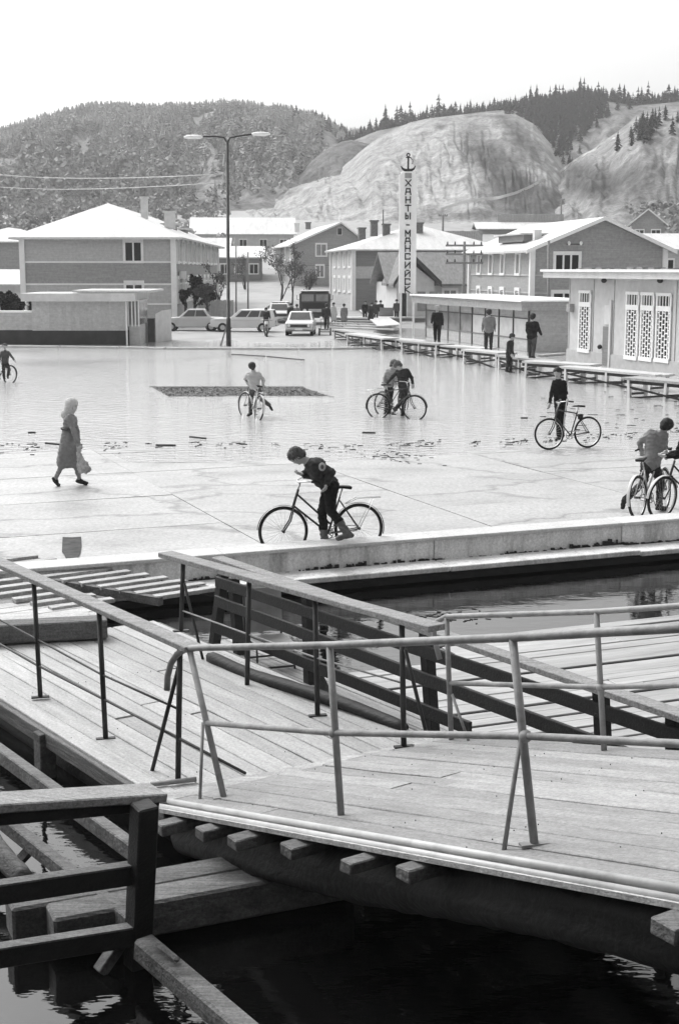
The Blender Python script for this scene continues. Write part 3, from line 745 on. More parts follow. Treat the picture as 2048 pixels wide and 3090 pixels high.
# ---- split log along the far edge of the walkway
def rough_log(name, label, a, b, r0, r1, m, seed, n=26, k=12, flat=1.0):
    a, b = V(a), V(b); d = (b - a).normalized(); u = d.cross(V((0, 0, 1))).normalized(); w = u.cross(d)
    rs = np.random.RandomState(seed); ph = rs.rand(8) * 6; mb = MB(); vs = []
    for i in range(n + 1):
        f = i / n; r = r0 + (r1 - r0) * f; c = a + (b - a) * f + u * .03 * math.sin(f * 5 + ph[0]) + w * .02 * math.sin(f * 7 + ph[1])
        if i in (0, n): r *= .82
        for q in range(k):
            an = 2 * math.pi * q / k
            rr = r * (1 + .10 * math.sin(3 * an + ph[2] + f * 2) + .06 * math.sin(5 * an + ph[3] + f * 14) + rs.uniform(-.05, .05))
            vs.append(c + u * (rr * math.cos(an)) + w * (rr * math.sin(an) * flat))
    fs = [(i * k + q, (i + 1) * k + q, (i + 1) * k + (q + 1) % k, i * k + (q + 1) % k) for i in range(n) for q in range(k)]
    fs += [tuple(range(k)), tuple(range(n * k, n * k + k))]
    mb.add(vs, fs, 0, True)
    o = mb.build(name, m)
    if label: tag(o, label, 'log')
    return o
rough_log('log', 'dark splintered log lying along the far edge of the plank walkway', P(632, 1985, .13), P(1215, 2196, .13), .075, .05, M_WETW, 4)

# ---- sloping gangway on the right
gw = thing('gangway', 'sloping plank gangway with grey pipe railings rising to the right', 'gangway')
t = 0.0
while t < 2.5:
    w = random.uniform(.15, .26); w = min(w, 2.56 - t)
    if 2.56 - t - w < .08: w = 2.56 - t
    s_ = .10 + .11 * t
    brk = random.uniform(1.0, 3.5)
    segs = [(s_, brk), (brk, 5.9)] if random.random() < .3 else [(s_, 5.9)]
    for a, b in segs:
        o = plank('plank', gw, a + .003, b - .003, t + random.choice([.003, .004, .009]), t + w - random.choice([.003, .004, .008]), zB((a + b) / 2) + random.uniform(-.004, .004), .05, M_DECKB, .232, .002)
    t += w
for (jx, jy) in ((486, 2478), (592, 2500), (705, 2522), (850, 2552), (1052, 2578), (1202, 2608), (2008, 2718)):
    s = (PT(jx, jy, -.25) - O0).dot(DV); t0 = -.25 + random.uniform(-.04, .04)
    MB().bar(ST(s, t0, zB(s) - .115), ST(s + .06, 2.5, zB(s) - .115), random.uniform(.1, .16), .075).build('joist', M_BEAM, gw, bevel=.008, jitter=.006)
# twin metal strip along the near edge
for off, zz in ((-.02, .0), (-.075, -.03)):
    MB().tube([ST(.12, off, zB(.12) + zz), ST(5.9, off, zB(5.9) + zz)], .024, 8).build('edge_strip', mat('edge_metal', .42, .45, .2, 3, spec=.4, stain=.5, sscale=5, stain_v=.15), gw)
MB().bar(ST(.2, -.05, zB(.2) - .045), ST(5.9, -.05, zB(5.9) - .045), .13, .03).build('edge_board', M_DECKE, gw)
MB().bar(ST(.2, 2.54, zB(.2) - .1), ST(5.9, 2.54, zB(5.9) - .1), .06, .16).build('side_beam', M_BEAM, gw)
# lip plate and pipe where it lands
MB().bar(P(478, 2412, .125), P(1352, 2236, .125), .16, .02).build('lip_board', M_DECKE, gw)
MB().tube([P(486, 2420, .135), P(560, 2425, .135), P(1000, 2312, .14), P(1352, 2243, .14)], .02, 8).build('lip_pipe', M_PIPE, gw)
MB().tube([P(455, 2368, .13), P(592, 2352, .13)], .02, 8).build('lip_pipe', M_PIPE, gw)
TN = .25
MB().tube([PT(*q, TN) for q in ((504, 2082), (506, 2040), (516, 2002), (534, 1975), (560, 1959), (600, 1955), (1000, 1947), (1545, 1924), (2070, 1894), (2200, 1885))], .0245, 12).build('top_rail', M_PIPE, gw)
MB().tube([PT(*q, TN) for q in ((618, 2182), (1000, 2212), (1590, 2222), (2070, 2246), (2200, 2252))], .021, 12).build('mid_rail', M_PIPE, gw)
for (tx, ty, bx, by) in ((572, 1960, 676, 2410), (994, 1950, 1030, 2480), (1546, 1926, 1612, 2552)):
    rail_post(gw, PT(tx, ty, TN), PT(bx, by, TN), .023, M_PIPE)
for (px, py) in ((1008, 2213), (1585, 2222)): MB().ball(PT(px, py, TN), .036, 10, 8).build('weld_joint', M_PIPE, gw)
MB().tube([PT(612, 2180, TN), PT(603, 2425, TN - .12)], .012, 8).build('strut', M_PIPE, gw)
MB().tube([PT(1570, 2225, TN), PT(1520, 2568, TN - .12)], .013, 8).build('strut', M_PIPE, gw)
TX = 2.4
MB().tube([PT(*q, TX) for q in ((1326, 1990), (1312, 1935), (1308, 1900), (1318, 1876), (1345, 1861), (1800, 1846), (2060, 1828), (2200, 1820))], .022, 10).build('top_rail', M_PIPE, gw)
MB().tube([PT(*q, TX) for q in ((1360, 2062), (1800, 2074), (2060, 2068), (2200, 2066))], .02, 10).build('mid_rail', M_PIPE, gw)
for (tx, ty, bx, by) in ((1347, 1862, 1362, 2262), (1799, 1848, 1824, 2302)):
    rail_post(gw, PT(tx, ty, TX), PT(bx, by, TX), .021, M_PIPE)
MB().ball(PT(1812, 2075, TX), .034, 10, 8).build('weld_joint', M_PIPE, gw)
MB().tube([PT(1363, 2095, TX), PT(1422, 2262, TX)], .012, 8).build('strut', M_PIPE, gw)
# the dark log that carries it
lg = rough_log('log', 'huge dark wet log carrying the near edge of the sloping gangway', ST(.12, .16, zB(.12) - .30), ST(6.0, .16, zB(6.0) - .30), .15, .17, M_WETW, 9, 60, 20)

# ---- tarred fence beyond the walkway
fe = thing('timber_fence', 'dark tarred three rail timber fence running beyond the plank walkway', 'fence')
TD = 2.92
def board(q0, q1, tp, w, hh, name, m, parent): MB().bar(PT(*q0, tp), PT(*q1, tp), w, hh).build(name, m, parent, bevel=.005)
board((655, 1686), (2110, 2180), TD, .15, .05, 'top_rail', M_RAILW, fe)
board((652, 1754), (2110, 2246), TD - .02, .035, .115, 'rail', M_DARKW, fe)
board((650, 1812), (2040, 2335), TD - .02, .035, .12, 'rail', M_DARKW, fe)
board((650, 1892), (1420, 2200), TD - .02, .035, .12, 'rail', M_DARKW, fe)
for (tx, ty, bx, by) in ((676, 1712, 640, 2000), (704, 1745, 724, 1995), (928, 1790, 936, 2085), (1285, 1905, 1306, 2228), (1812, 2085, 1822, 2300), (2034, 2155, 2034, 2330)):
    MB().bar(PT(bx, by, TD + .06), PT(tx, ty, TD + .06), .10, .10, up=DV).build('post', M_DARKW, fe, bevel=.006)
fb = thing('fence_walkway', 'low dark plank footway under the tarred timber fence', 'walkway')
for k in range(4):
    plank('plank', fb, -4.3, 3.4, 2.66 + k * .17, 2.66 + k * .17 + .16, -.13, .05, M_DECKE)
for s in (-4, -2.4, -.8, .8, 2.4): MB().bar(ST(s, 2.6, -.21), ST(s, 3.4, -.21), .14, .1).build('bearer', M_WETW, fb)
MB().prism([PT(955, 2100, TD), PT(996, 2100, TD), PT(960, 2030, TD)], NV * .04).build('brace', M_DARKW, fe)

# ---- wet raft beyond the fence
raft = thing('plank_raft', 'wide wet plank raft awash beyond the tarred fence', 'raft')
b = -3.5
M_RAFT = mat('wet_raft_wood', 0.34, 0.35, 0.3, 2.0, 0.3, 10, 0.5, (0.5, 5, 5), rnd=0.14, stain=.6, sscale=1.2, stain_v=.16)
while b > -8.6:
    w = random.uniform(.16, .24)
    # start where the fence footway ends
    c = Q(0, b, 0) - O0; a0 = (3.45 - c.dot(NV)) / UW.dot(NV)
    a0 = max(a0, 3.4 if b > -4.2 else -9) + random.uniform(0, .25)
    L_ = 15 - a0; n = 2
    cuts = [a0] + sorted(random.uniform(a0 + 2, 14) for _ in range(random.choice([0, 1, 1, 2]))) + [15]
    for i in range(len(cuts) - 1):
        L_ = cuts[i + 1] - cuts[i] - .01; z = WZ + .012 + random.uniform(-.006, .012)
        mb = MB().box((0, 0, 0), (L_, w - .014, .05)); o = mb.build('plank', M_RAFT, raft, bevel=.005)
        o.location = Q((cuts[i] + cuts[i + 1]) / 2, b + w / 2, z - .018); o.rotation_euler = (random.uniform(-.02, .02), random.uniform(-.0012, .0012), math.atan2(UW.y, UW.x))
    b -= w
bed_r = MB().add([Q(-1, -8.6, WZ + .003 - .03), Q(15, -8.6, WZ - .027), Q(15, -2.4, WZ - .027), Q(3, -2.4, WZ - .027)], [(0, 1, 2, 3)])
# steel chair left by the fence
chp = P(800, 1985, -.1)
ch = thing('steel_chair', 'pale sheet backed tubular chair standing behind the tarred fence', 'chair', chp, .35)
g = MB()
def tb_(o, a, b, r=.011): MB().tube([a, b], r, 8).build(o, M_IRON, ch)
pb = MB()
for i in range(9):
    x0, x1 = -.2 + i * .044, -.2 + (i + 1) * .044
    f = lambda x: .03 * math.cos(x / .2 * 1.4)
    pb.add([(x0, f(x0), .28), (x1, f(x1), .28), (x1, f(x1) + .05, .74), (x0, f(x0) + .05, .74), (x0, f(x0) + .012, .28), (x1, f(x1) + .012, .28), (x1, f(x1) + .062, .74), (x0, f(x0) + .062, .74)], [(0, 1, 2, 3), (7, 6, 5, 4), (3, 2, 6, 7), (0, 4, 5, 1)])
pb.build('backrest', mat('grey_sheet', .28, .5, .3, 3), ch)
MB().box((0, -.2, .24), (.4, .4, .025)).build('seat', mat('grey_sheet', .28), ch, bevel=.008)
for x in (-.2, .2):
    tb_('leg', (x, .05, -.1), (x, .1, .76)); tb_('leg', (x, -.4, -.1), (x, -.36, .24))
tb_('stretcher', (-.2, -.39, 0), (.2, -.39, 0)); tb_('stretcher', (-.2, .06, .0), (.2, .06, .0))

# ---- dark landing railing, lower left
PB = P(405, 2905, WZ); prel = PB - O0; s_p, t_p = prel.dot(DV), prel.dot(NV)
lr = thing('landing_railing', 'heavy dark timber railing standing in the water at the lower left', 'railing')
def PSb(px, py): return PS(px, py, s_p)
def PTb(px, py): return PT(px, py, t_p)
MB().bar(PTb(413, 2960), PTb(436, 2428), .135, .135, up=DV).build('post', M_DARKW, lr, bevel=.01)
MB().bar(PSb(-90, 2428), PSb(478, 2392), .24, .055).build('top_rail', M_RAILW, lr, bevel=.008)
MB().bar(PSb(-90, 2470) + DV * .03, PSb(470, 2420) + DV * .03, .045, .09).build('rail', M_DARKW, lr, bevel=.006)
for (y0, y1, x1) in ((2690, 2618, 410), (2880, 2806, 392)):
    MB().bar(PSb(-90, y0) + DV * .1, PSb(x1, y1) + DV * .1, .06, .12).build('rail', M_DARKW, lr, bevel=.006)
    MB().bar(PSb(-90, y0 - 30) + DV * .09, PSb(x1, y1 - 30) + DV * .09, .085, .012).build('rail_cap', M_BEAM, lr)
for (q0, q1) in (((-80, 2215), (412, 2575)), ((-90, 2400), (398, 2790))):
    MB().bar(PTb(*q0), PTb(*q1), .085, .11).build('rail', M_BEAM, lr, bevel=.008)
MB().bar(PT(132, 2195, -.03) - V((0, 0, .62)), PT(132, 2195, -.03) - V((0, 0, .04)), .14, .14, up=DV).build('pile', M_BEAM, wa, bevel=.008)
MB().bar(PSb(384, 2812), PSb(300, 2935), .09, .07).build('brace', M_BEAM, lr, bevel=.006)
MB().bar(PTb(95, 2560), PTb(20, 2640), .05, .07).build('brace', M_BEAM, lr, bevel=.004)
# two squared beams afloat under it
for k, (q0, q1, hh) in enumerate((((25, 2722), (1050, 2540), .2), ((150, 2752), (1050, 2592), .2))):
    a, b = P(*q0, -.03), P(*q1, -.03)
    o = MB().bar(a - V((0, 0, .12)), b - V((0, 0, .12)), .26, .24).build('floating_beam', M_BEAM, None, bevel=.018, jitter=.004)
    tag(o, ['farther of two squared beams afloat behind the dark landing railing', 'nearer of two squared beams afloat behind the dark landing railing'][k], 'beam')
o = MB().bar(P(430, 2858, -.12), P(800, 3175, -.12), .13, .13).bar(P(470, 2845, -.02), P(540, 2900, -.02), .05, .03).build('slanting_beam', M_BEAM, None, bevel=.02, jitter=.008)
tag(o, 'grey weathered beam slanting into the water at the bottom of the landing railing', 'beam')
mb = MB(); 
o = rough_log('log', 'grey log lying behind the dark landing railing at far left', P(-160, 2440, .05), P(90, 2640, -.12), .08, .07, M_BEAM, 3)

# nail heads along the joists of both decks
for parent, rows, zf, tmax in ((wa, (-4.4, -3.0, -1.6, -.3), lambda s: .1, 2.45), (gw, (.35, 1.05, 1.8, 2.6, 3.4, 4.2, 5.0), zB, 2.5)):
    nm = MB()
    for s in rows:
        t = .05
        while t < tmax:
            p = ST(s + random.uniform(-.03, .03), t, 0); p.z = zf((p - O0).dot(DV)) + .004
            if random.random() < .4: nm.box(p, (.006, .006, .007))
            t += random.uniform(.07, .14)
    nm.build('nails', M_IRON, parent, kind='stuff')
# ================================================================ TOWN
def mk_window(root, face, x, z, w, h, W, lights=2, dark=True, trans=False, dep=.09, fr=.17, sub=True):
    """window on a face of a house: frame (part) with panes (sub-parts) and bars"""
    def pt(u, zz, out):
        if face == 'f': return V((u, -out, zz))
        if face == 'l': return V((-out, u, zz))
        return V((W + out, u, zz))
    def rect(mb, u0, u1, z0, z1, o0, o1):
        p = [pt(u, zz, o) for o in (o0, o1) for (u, zz) in ((u0, z0), (u1, z0), (u1, z1), (u0, z1))]
        mb.add(p, [(0, 1, 2, 3), (7, 6, 5, 4), (0, 4, 5, 1), (1, 5, 6, 2), (2, 6, 7, 3), (3, 7, 4, 0)])
    f = MB()
    rect(f, x - fr, x + w + fr, z + h, z + h + fr * 1.3, .004, dep); rect(f, x - fr, x + w + fr, z - fr, z, .004, dep * 1.2)
    rect(f, x - fr, x, z, z + h, .004, dep); rect(f, x + w, x + w + fr, z, z + h, .004, dep)
    for k in range(1, lights): rect(f, x + w * k / lights - fr * .3, x + w * k / lights + fr * .3, z, z + h, .004, dep * .8)
    if trans: rect(f, x, x + w, z + h * .66, z + h * .66 + fr * .4, .004, dep * .7)
    wn = f.build('window', M_WHITE, root)
    for k in range(lights):
        g = MB(); rect(g, x + w * k / lights + .002, x + w * (k + 1) / lights - .002, z + .002, z + h - .002, .003, .02)
        g.build('pane', M_GLASS if dark else M_PALEG, wn)
    return wn
def mk_roof(root, w, d, he, hr, over, kind, m, th=.14, ridge_x=None, hip=None, fascia=M_WHITE):
    x0, x1, y0, y1 = -over, w + over, -over, d + over
    mb = MB()
    if kind == 'hip':
        hp = hip if hip is not None else w / 2
        r = [V((w / 2, -over + hp, hr)), V((w / 2, d + over - hp, hr))]
        e = [V((x0, y0, he)), V((x1, y0, he)), V((x1, y1, he)), V((x0, y1, he))]
        fs = [(0, 1, 4), (1, 2, 5, 4), (2, 3, 5), (3, 0, 4, 5)]
        for q in fs:
            pts = [(e + r)[i] for i in q]
            mb2 = MB(); n = (pts[1] - pts[0]).cross(pts[2] - pts[0]).normalized()
            if n.z < 0: n = -n
            mb2.prism([p - n * th for p in pts], n * th); mb2.build('roof_slope', m, root)
    elif kind == 'gable_y':      # ridge runs back from the front face
        rx = ridge_x if ridge_x is not None else w / 2
        sl = (hr - he) / rx
        for (a, b) in (((x0, he - over * (hr - he) / rx), (rx, hr)), ((rx, hr), (x1, he - over * (hr - he) / (w - rx)))):
            MB().prism([(a[0], y0, a[1]), (b[0], y0, b[1]), (b[0], y0, b[1] + th), (a[0], y0, a[1] + th)], (0, y1 - y0, 0)).build('roof_slope', m, root)
            MB().prism([(a[0], y0 - .03, a[1] - .06), (b[0], y0 - .03, b[1] - .06), (b[0], y0 - .03, b[1] + th + .02), (a[0], y0 - .03, a[1] + th + .02)], (0, -.05, 0)).build('barge_board', fascia, root)
    elif kind == 'gable_x':
        for (a, b) in (((y0, he - over * (hr - he) / (d / 2)), (d / 2, hr)), ((d / 2, hr), (y1, he - over * (hr - he) / (d / 2)))):
            MB().prism([(x0, a[0], a[1]), (x0, b[0], b[1]), (x0, b[0], b[1] + th), (x0, a[0], a[1] + th)], (x1 - x0, 0, 0)).build('roof_slope', m, root)
def mk_walls(root, w, d, bands, trim=.0, trim_m=None):
    for i, (z0, z1, m) in enumerate(bands):
        MB().span((0, 0, z0), (w, d, z1)).build('wall', m, root)
        if trim and i < len(bands) - 1:
            MB().span((-.05, -.05, z1 - trim / 2), (w + .05, d + .05, z1 + trim / 2)).build('string_course', trim_m or M_WHITE, root)
def corner_boards(root, w, d, z0, z1, s=.28):
    for (x, y) in ((0, 0), (w, 0), (w, d), (0, d)):
        MB().span((x - s / 2, y - s / 2, z0), (x + s / 2, y + s / 2, z1)).build('corner_board', M_WHITE, root)
def gable_wall(root, w, he, hr, y, m, rx=None):
    MB().prism([(0, y, he), (w, y, he), (rx or w / 2, y, hr)], (0, .12, 0)).build('gable', m, root)
def chimney(root, x, y, z0, z1, s=.7, m=None, cap=True):
    o = MB().span((x - s / 2, y - s / 2, z0), (x + s / 2, y + s / 2, z1)).build('chimney', m or M_BRICK, root)
    if cap: MB().span((x - s * .62, y - s * .62, z1), (x + s * .62, y + s * .62, z1 + .14)).build('chimney_cap', m or M_BRICK, o)
GZ = -.3
# ---- left house
D0 = 98.0; A = PD(72, 900, D0); Wd = (520 - 72) / F * D0 / 1.0; zz = lambda py, D=D0: PZ(py, D)
h1 = thing('apartment_house', 'two storey light boarded house with white trims and a broad pale hipped roof', 'house', (A.x, D0, 0), R(1.0))
mk_walls(h1, Wd, 44, [(GZ, zz(917), M_WLIGHT), (zz(917), zz(857), M_WLIGHT), (zz(857), zz(790), M_WMID), (zz(790), zz(716), M_WLIGHT)], .12)
corner_boards(h1, Wd, 44, GZ, zz(717), .36)
mk_roof(h1, Wd, 44, zz(716), PZ(612, D0 + 5.5), .75, 'hip', M_ROOF, hip=6.2)
MB().span((-.7, -.72, zz(716) - .12), (Wd + .7, -.66, zz(716) + .02)).build('fascia', M_WHITE, h1)
wx = (378 - 72) / F * D0
mk_window(h1, 'f', wx, zz(786), 46 / F * D0, (786 - 733) / F * D0, Wd, 2)
mk_window(h1, 'f', wx, zz(915), 46 / F * D0, (915 - 857) / F * D0, Wd, 2)
for k in range(10):
    y = 2.2 + k * 4.0
    mk_window(h1, 'r', y, zz(786), 1.3, 1.35, Wd, 2, k % 3 == 0, fr=.22); mk_window(h1, 'r', y, zz(905), 1.3, 1.35, Wd, 2, k % 3 == 1, fr=.22)
chimney(h1, (378 - 72) / F * D0 + .3, 9, PZ(660, 107), PZ(598, 107), .5, M_OFFW)
chimney(h1, (455 - 72) / F * D0 + .5, 8, PZ(690, 106), PZ(642, 106), .75, M_OFFW)
for k, y in enumerate((16, 26)):
    MB().span((Wd * .62, y, PZ(705, 106)), (Wd * .86, y + 2.2, PZ(668, 106) - k * .1)).build('dormer', M_WMID, h1)
    MB().span((Wd * .58, y - .3, PZ(668, 106) - k * .1), (Wd * .90, y + 2.6, PZ(662, 106) - k * .1)).build('dormer_roof', M_ROOF, h1)
MB().span((Wd + .1, 3.0, zz(842)), (Wd + .2, 7.5, zz(818))).build('name_board', M_OFFW, h1)

# ---- right gabled house
A = P(1600, 1014, -.05); D0 = A.y; X2 = (2003 - 1024) / F * D0
rzR = R(8.5); Wd = (X2 - A.x) / math.cos(rzR)
h2 = thing('gabled_house', 'two storey grey gabled house with white corner boards behind the lattice kiosk', 'house', (A.x, D0, 0), rzR)
zz = lambda py: PZ(py, D0)
mk_walls(h2, Wd, 15.5, [(GZ, zz(884), M_WMID), (zz(884), zz(830), M_WMID), (zz(830), zz(750), M_WMID)], .07, M_WLIGHT)
gable_wall(h2, Wd, zz(750), zz(662), 0.0, M_WMID, (1812 - 1600) / F * D0)
corner_boards(h2, Wd, 15.5, GZ, zz(748), .3)
mk_roof(h2, Wd, 15.5, zz(750), zz(660), .55, 'gable_y', M_ROOF, ridge_x=(1812 - 1600) / F * D0)
mk_window(h2, 'f', (1672 - 1600) / F * D0, zz(812), 70 / F * D0, (812 - 770) / F * D0, Wd, 3)
mk_window(h2, 'f', (1668 - 1600) / F * D0, zz(935), 62 / F * D0, (935 - 886) / F * D0, Wd, 2)
for k, y in enumerate((2.6, 6.2, 9.2, 12.4)):
    mk_window(h2, 'l', y, zz(824), .8, 1.15, Wd, 1, False, fr=.15); mk_window(h2, 'l', y, zz(925), .8, .9, Wd, 1, False, fr=.15)
MB().span((.55, 4, zz(724)), (1.9, 10, zz(702))).build('dormer', M_WDARK, h2)
MB().span((.3, 3.7, zz(702)), (2.4, 10.4, zz(697))).build('dormer_roof', M_ROOF, h2)
chimney(h2, 1.2, 3.2, zz(722), zz(688), .45, M_OFFW, False)
for x in (1707 - 1600, 1744 - 1600):
    MB().ball((x / F * D0, -.3, zz(733)), (.1, .1, .13), 8, 6).build('insulator', M_WHITE, h2)
MB().tube([((1700 - 1600) / F * D0, -.3, zz(736)), ((1750 - 1600) / F * D0, -.3, zz(736))], .03, 6).build('wire_bracket', M_IRON, h2)

# ---- middle house
D0 = 128.0; A = PD(1066, 900, D0); rzM = R(9); Wd = (1500 - 1066) / F * D0 * 1.08; zz = lambda py: PZ(py, D0)
h3 = thing('middle_house', 'two storey light and dark boarded house with pale hipped roof behind the pylon', 'house', (A.x, D0, 0), rzM)
mk_walls(h3, Wd, 13, [(GZ, zz(838), M_WDARK), (zz(838), zz(805), M_WLIGHT), (zz(805), zz(752), M_WDARK)], .1, M_WLIGHT)
MB().span((-.04, .2, GZ), (.05, 13, zz(753))).build('side_boarding', M_WLIGHT, h3)
corner_boards(h3, Wd, 13, GZ, zz(753), .36)
mk_roof(h3, Wd, 13, zz(752), PZ(674, D0 + 5), .6, 'hip', M_ROOF, hip=6.8)
for x in (1172, 1262, 1330):
    mk_window(h3, 'f', (x - 1066) / F * D0 * 1.08, zz(800), 24 / F * D0, (800 - 768) / F * D0, Wd, 2, True, True, fr=.16)
for k in range(4):
    mk_window(h3, 'l', 1.3 + k * 2.9, zz(802), 1.0, 1.1, Wd, 1, False, fr=.2); mk_window(h3, 'l', 1.3 + k * 2.9, zz(878), 1.0, 1.1, Wd, 1, False, fr=.2)
for px, y0, y1 in ((1130, 706, 668), (1165, 710, 678), (1260, 712, 674), (1095, 715, 690)):
    dd = PD(px, 700, D0 + 4); chimney(h3, (px - 1066) / F * (D0 + 4) * 1.05 + .5, 4, PZ(y0 + 6, D0 + 4), PZ(y1, D0 + 4), .62)
MB().tube([((1183 - 1066) / F * 132, 5, zz(680)), ((1183 - 1066) / F * 132, 5, zz(624))], .05, 6).build('aerial', M_IRON, h3)

# ---- house behind, gable to the street
D0 = 168.0; A = PD(886, 900, D0); Wd = (1110 - 886) / F * D0; zz = lambda py: PZ(py, D0)
h4 = thing('back_house', 'grey plank house with a small dark attic window up the street', 'house', (A.x, D0, 0), R(8))
mk_walls(h4, Wd, 22, [(GZ, zz(800), M_WMID), (zz(800), zz(736), M_WMID)], .08, M_WDARK)
gable_wall(h4, Wd, zz(736), zz(676), 0, M_WMID, (1027 - 886) / F * D0)
mk_roof(h4, Wd, 22, zz(736), zz(672), .6, 'gable_y', M_ROOF, ridge_x=(1027 - 886) / F * D0)
mk_window(h4, 'f', (1018 - 886) / F * D0, zz(707), .5, .75, Wd, 1, True, fr=.05)
mk_window(h4, 'f', (955 - 886) / F * D0, zz(770), 1.1, 1.25, Wd, 2, False, fr=.16); mk_window(h4, 'f', (955 - 886) / F * D0, zz(834), .8, 1.25, Wd, 2, False, fr=.16)
for k in range(3): mk_window(h4, 'l', 2 + k * 6.5, zz(780), 1.2, 1.3, Wd, 2, False, fr=.16)
chimney(h4, 1.3, 8, PZ(700, 176), PZ(676, 176), .55, M_OFFW); chimney(h4, 2.8, 9, PZ(690, 176), PZ(672, 176), .6)

# ---- far houses and roofs
def far_house(px, py_e, py_r, D, wpx, dep, rz, label, m=M_WMID, rm=M_ROOF, kind='gable_x', wins=2, base=None):
    A = PD(px, py_e, D); w = wpx / F * D; he, hr = PZ(py_e, D), PZ(py_r, D + dep / 2)
    t = thing('far_house', label, 'house', (A.x, D, 0), R(rz), 'houses farther up the valley')
    gb = base if base is not None else max(-.3, he - 3.4)
    mk_walls(t, w, dep, [(gb - 3, he, m)])
    if kind == 'gable_y': gable_wall(t, w, he, hr, 0, m)
    mk_roof(t, w, dep, he, hr, .5, kind, rm)
    for k in range(wins):
        mk_window(t, 'f', w * (k + .5) / wins - .5, he - 2.0, 1.0, 1.1, w, 2, True, fr=.12)
    return t
far_house(580, 704, 658, 215, 300, 12, 4, 'long low building with a broad white roof far up the street', M_OFFW, M_ROOF, 'gable_x', 5)
far_house(560, 770, 720, 190, 120, 9, 0, 'low house with pale roof left of the street behind the lamp post', M_WDARK, M_ROOF, 'gable_x', 2)
far_house(655, 775, 745, 178, 130, 8, 2, 'low dark house beside the leafless street trees', M_WDARK, M_ROOF, 'gable_x', 3)
far_house(1445, 690, 672, 235, 250, 9, 0, 'long white roofed shed below the sand bluff', M_WMID, M_ROOF, 'gable_x', 3)
far_house(1905, 672, 636, 180, 95, 8, -12, 'small gabled cottage with pale snowlike roof above the right gabled house', M_WMID, M_ROOF, 'gable_y', 2)
far_house(1965, 752, 708, 125, 200, 12, 4, 'white roofed house at the right edge behind the gabled house', M_WLIGHT, M_ROOF, 'gable_x', 2)
far_house(-120, 728, 688, 135, 240, 12, 0, 'pale roofed house at the left edge behind the hipped house', M_WMID, M_ROOF, 'hip', 0)
far_house(-120, 855, 818, 104, 190, 5, -3, 'low white roofed shed left of the hipped house', M_OFFW, M_ROOF, 'gable_x', 0)
# board fences far off
def pale_fence(px0, px1, py0, py1, D, n, label, m=M_WMID):
    a, b = PD(px0, py1, D), PD(px1, py1, D); z1 = PZ(py0, D)
    t = thing('board_fence', label, 'fence')
    for k in range(n):
        p, q = a.lerp(b, (k + .04) / n), a.lerp(b, (k + .96) / n)
        MB().add([V((p.x, p.y, a.z - .6)), V((q.x, q.y, a.z - .6)), V((q.x, q.y, z1 + random.uniform(-.06, .06))), V((p.x, p.y, z1 + random.uniform(-.06, .06)))] + [V((p.x, p.y + .06, a.z - .6)), V((q.x, q.y + .06, a.z - .6)), V((q.x, q.y + .06, z1)), V((p.x, p.y + .06, z1))], [(0, 1, 2, 3), (7, 6, 5, 4), (3, 2, 6, 7), (0, 3, 7, 4), (1, 5, 6, 2)]).build('board', m, t)
pale_fence(1285, 1455, 696, 735, 170, 24, 'tall grey board fence between pylon and gabled house', M_WMID)
pale_fence(600, 705, 905, 955, 108, 20, 'weathered picket fence behind the parked cars', M_WLIGHT)
pale_fence(1500, 1700, 645, 668, 240, 24, 'distant board fence at the foot of the sand bluff', M_WMID)

# ---- white porch house by the pylon
D0 = 108.0; A = PD(1182, 900, D0); zz = lambda py: PZ(py, D0)
h5 = thing('porch_house', 'low white house with steep dark gabled porch behind the name pylon', 'house', (A.x, D0, 0), R(6))
wm_ = (1465 - 1182) / F * D0
mk_walls(h5, wm_, 9, [(GZ, zz(852), M_OFFW)])
mk_roof(h5, wm_, 9, zz(852), PZ(766, D0 + 4.5), .5, 'gable_x', M_ROOFG)
pw = (1292 - 1182) / F * D0
MB().span((0, -2.5, GZ), (pw, -.002, zz(846))).build('porch_wall', M_OFFW, h5)
gb = MB().prism([(0.05, -2.5, zz(846)), (pw - .05, -2.5, zz(846)), (pw * .36, -2.5, zz(790))], (0, .1, 0)).build('porch_gable', M_OFFW, h5)
rx = pw * .36
for (a, b) in (((-.35, zz(862)), (rx, zz(772))), ((rx, zz(772)), (pw + .45, zz(858)))):
    MB().prism([(a[0], -3.1, a[1]), (b[0], -3.1, b[1]), (b[0], -3.1, b[1] + .2), (a[0], -3.1, a[1] + .2)], (0, 6.5, 0)).build('porch_roof', M_ROOFG, h5)
    MB().prism([(a[0], -3.16, a[1] - .15), (b[0], -3.16, b[1] - .15), (b[0], -3.16, b[1] + .24), (a[0], -3.16, a[1] + .24)], (0, -.05, 0)).build('barge_board', M_TRUCK, h5)
x0 = (1186 - 1182) / F * D0
MB().span((x0 + .1, -2.54, .15), (x0 + .62, -2.5005, zz(872))).build('doorway', M_GLASS, h5)
MB().span((x0, -2.6, .1), (x0 + .1, -2.5, zz(870))).span((x0 + .62, -2.6, .1), (x0 + .72, -2.5, zz(870))).span((x0, -2.6, zz(872)), (x0 + .72, -2.5, zz(868))).build('door_frame', M_WHITE, h5)
mk_window(h5, 'f', pw + 1.2, zz(925), .9, 1.2, wm_, 2, False)
for k in range(2):
    MB().span((pw * .55 + k * .9, -2.55, zz(935)), (pw * .55 + k * .9 + .6, -2.5005, zz(878))).build('porch_window', M_PALEG, h5)
MB().span((-4.5, -4.2, GZ), (pw + 1.5, -2.7, .38)).build('porch_step', M_WDARK, h5)
MB().span((-4.7, -4.3, .38), (pw + 1.6, -2.65, .47)).build('step_top', M_OFFW, h5)
MB().span((-1.3, -2.4, .3), (-.2, -1.6, 1.1)).build('dark_crate', M_WDARK, h5)

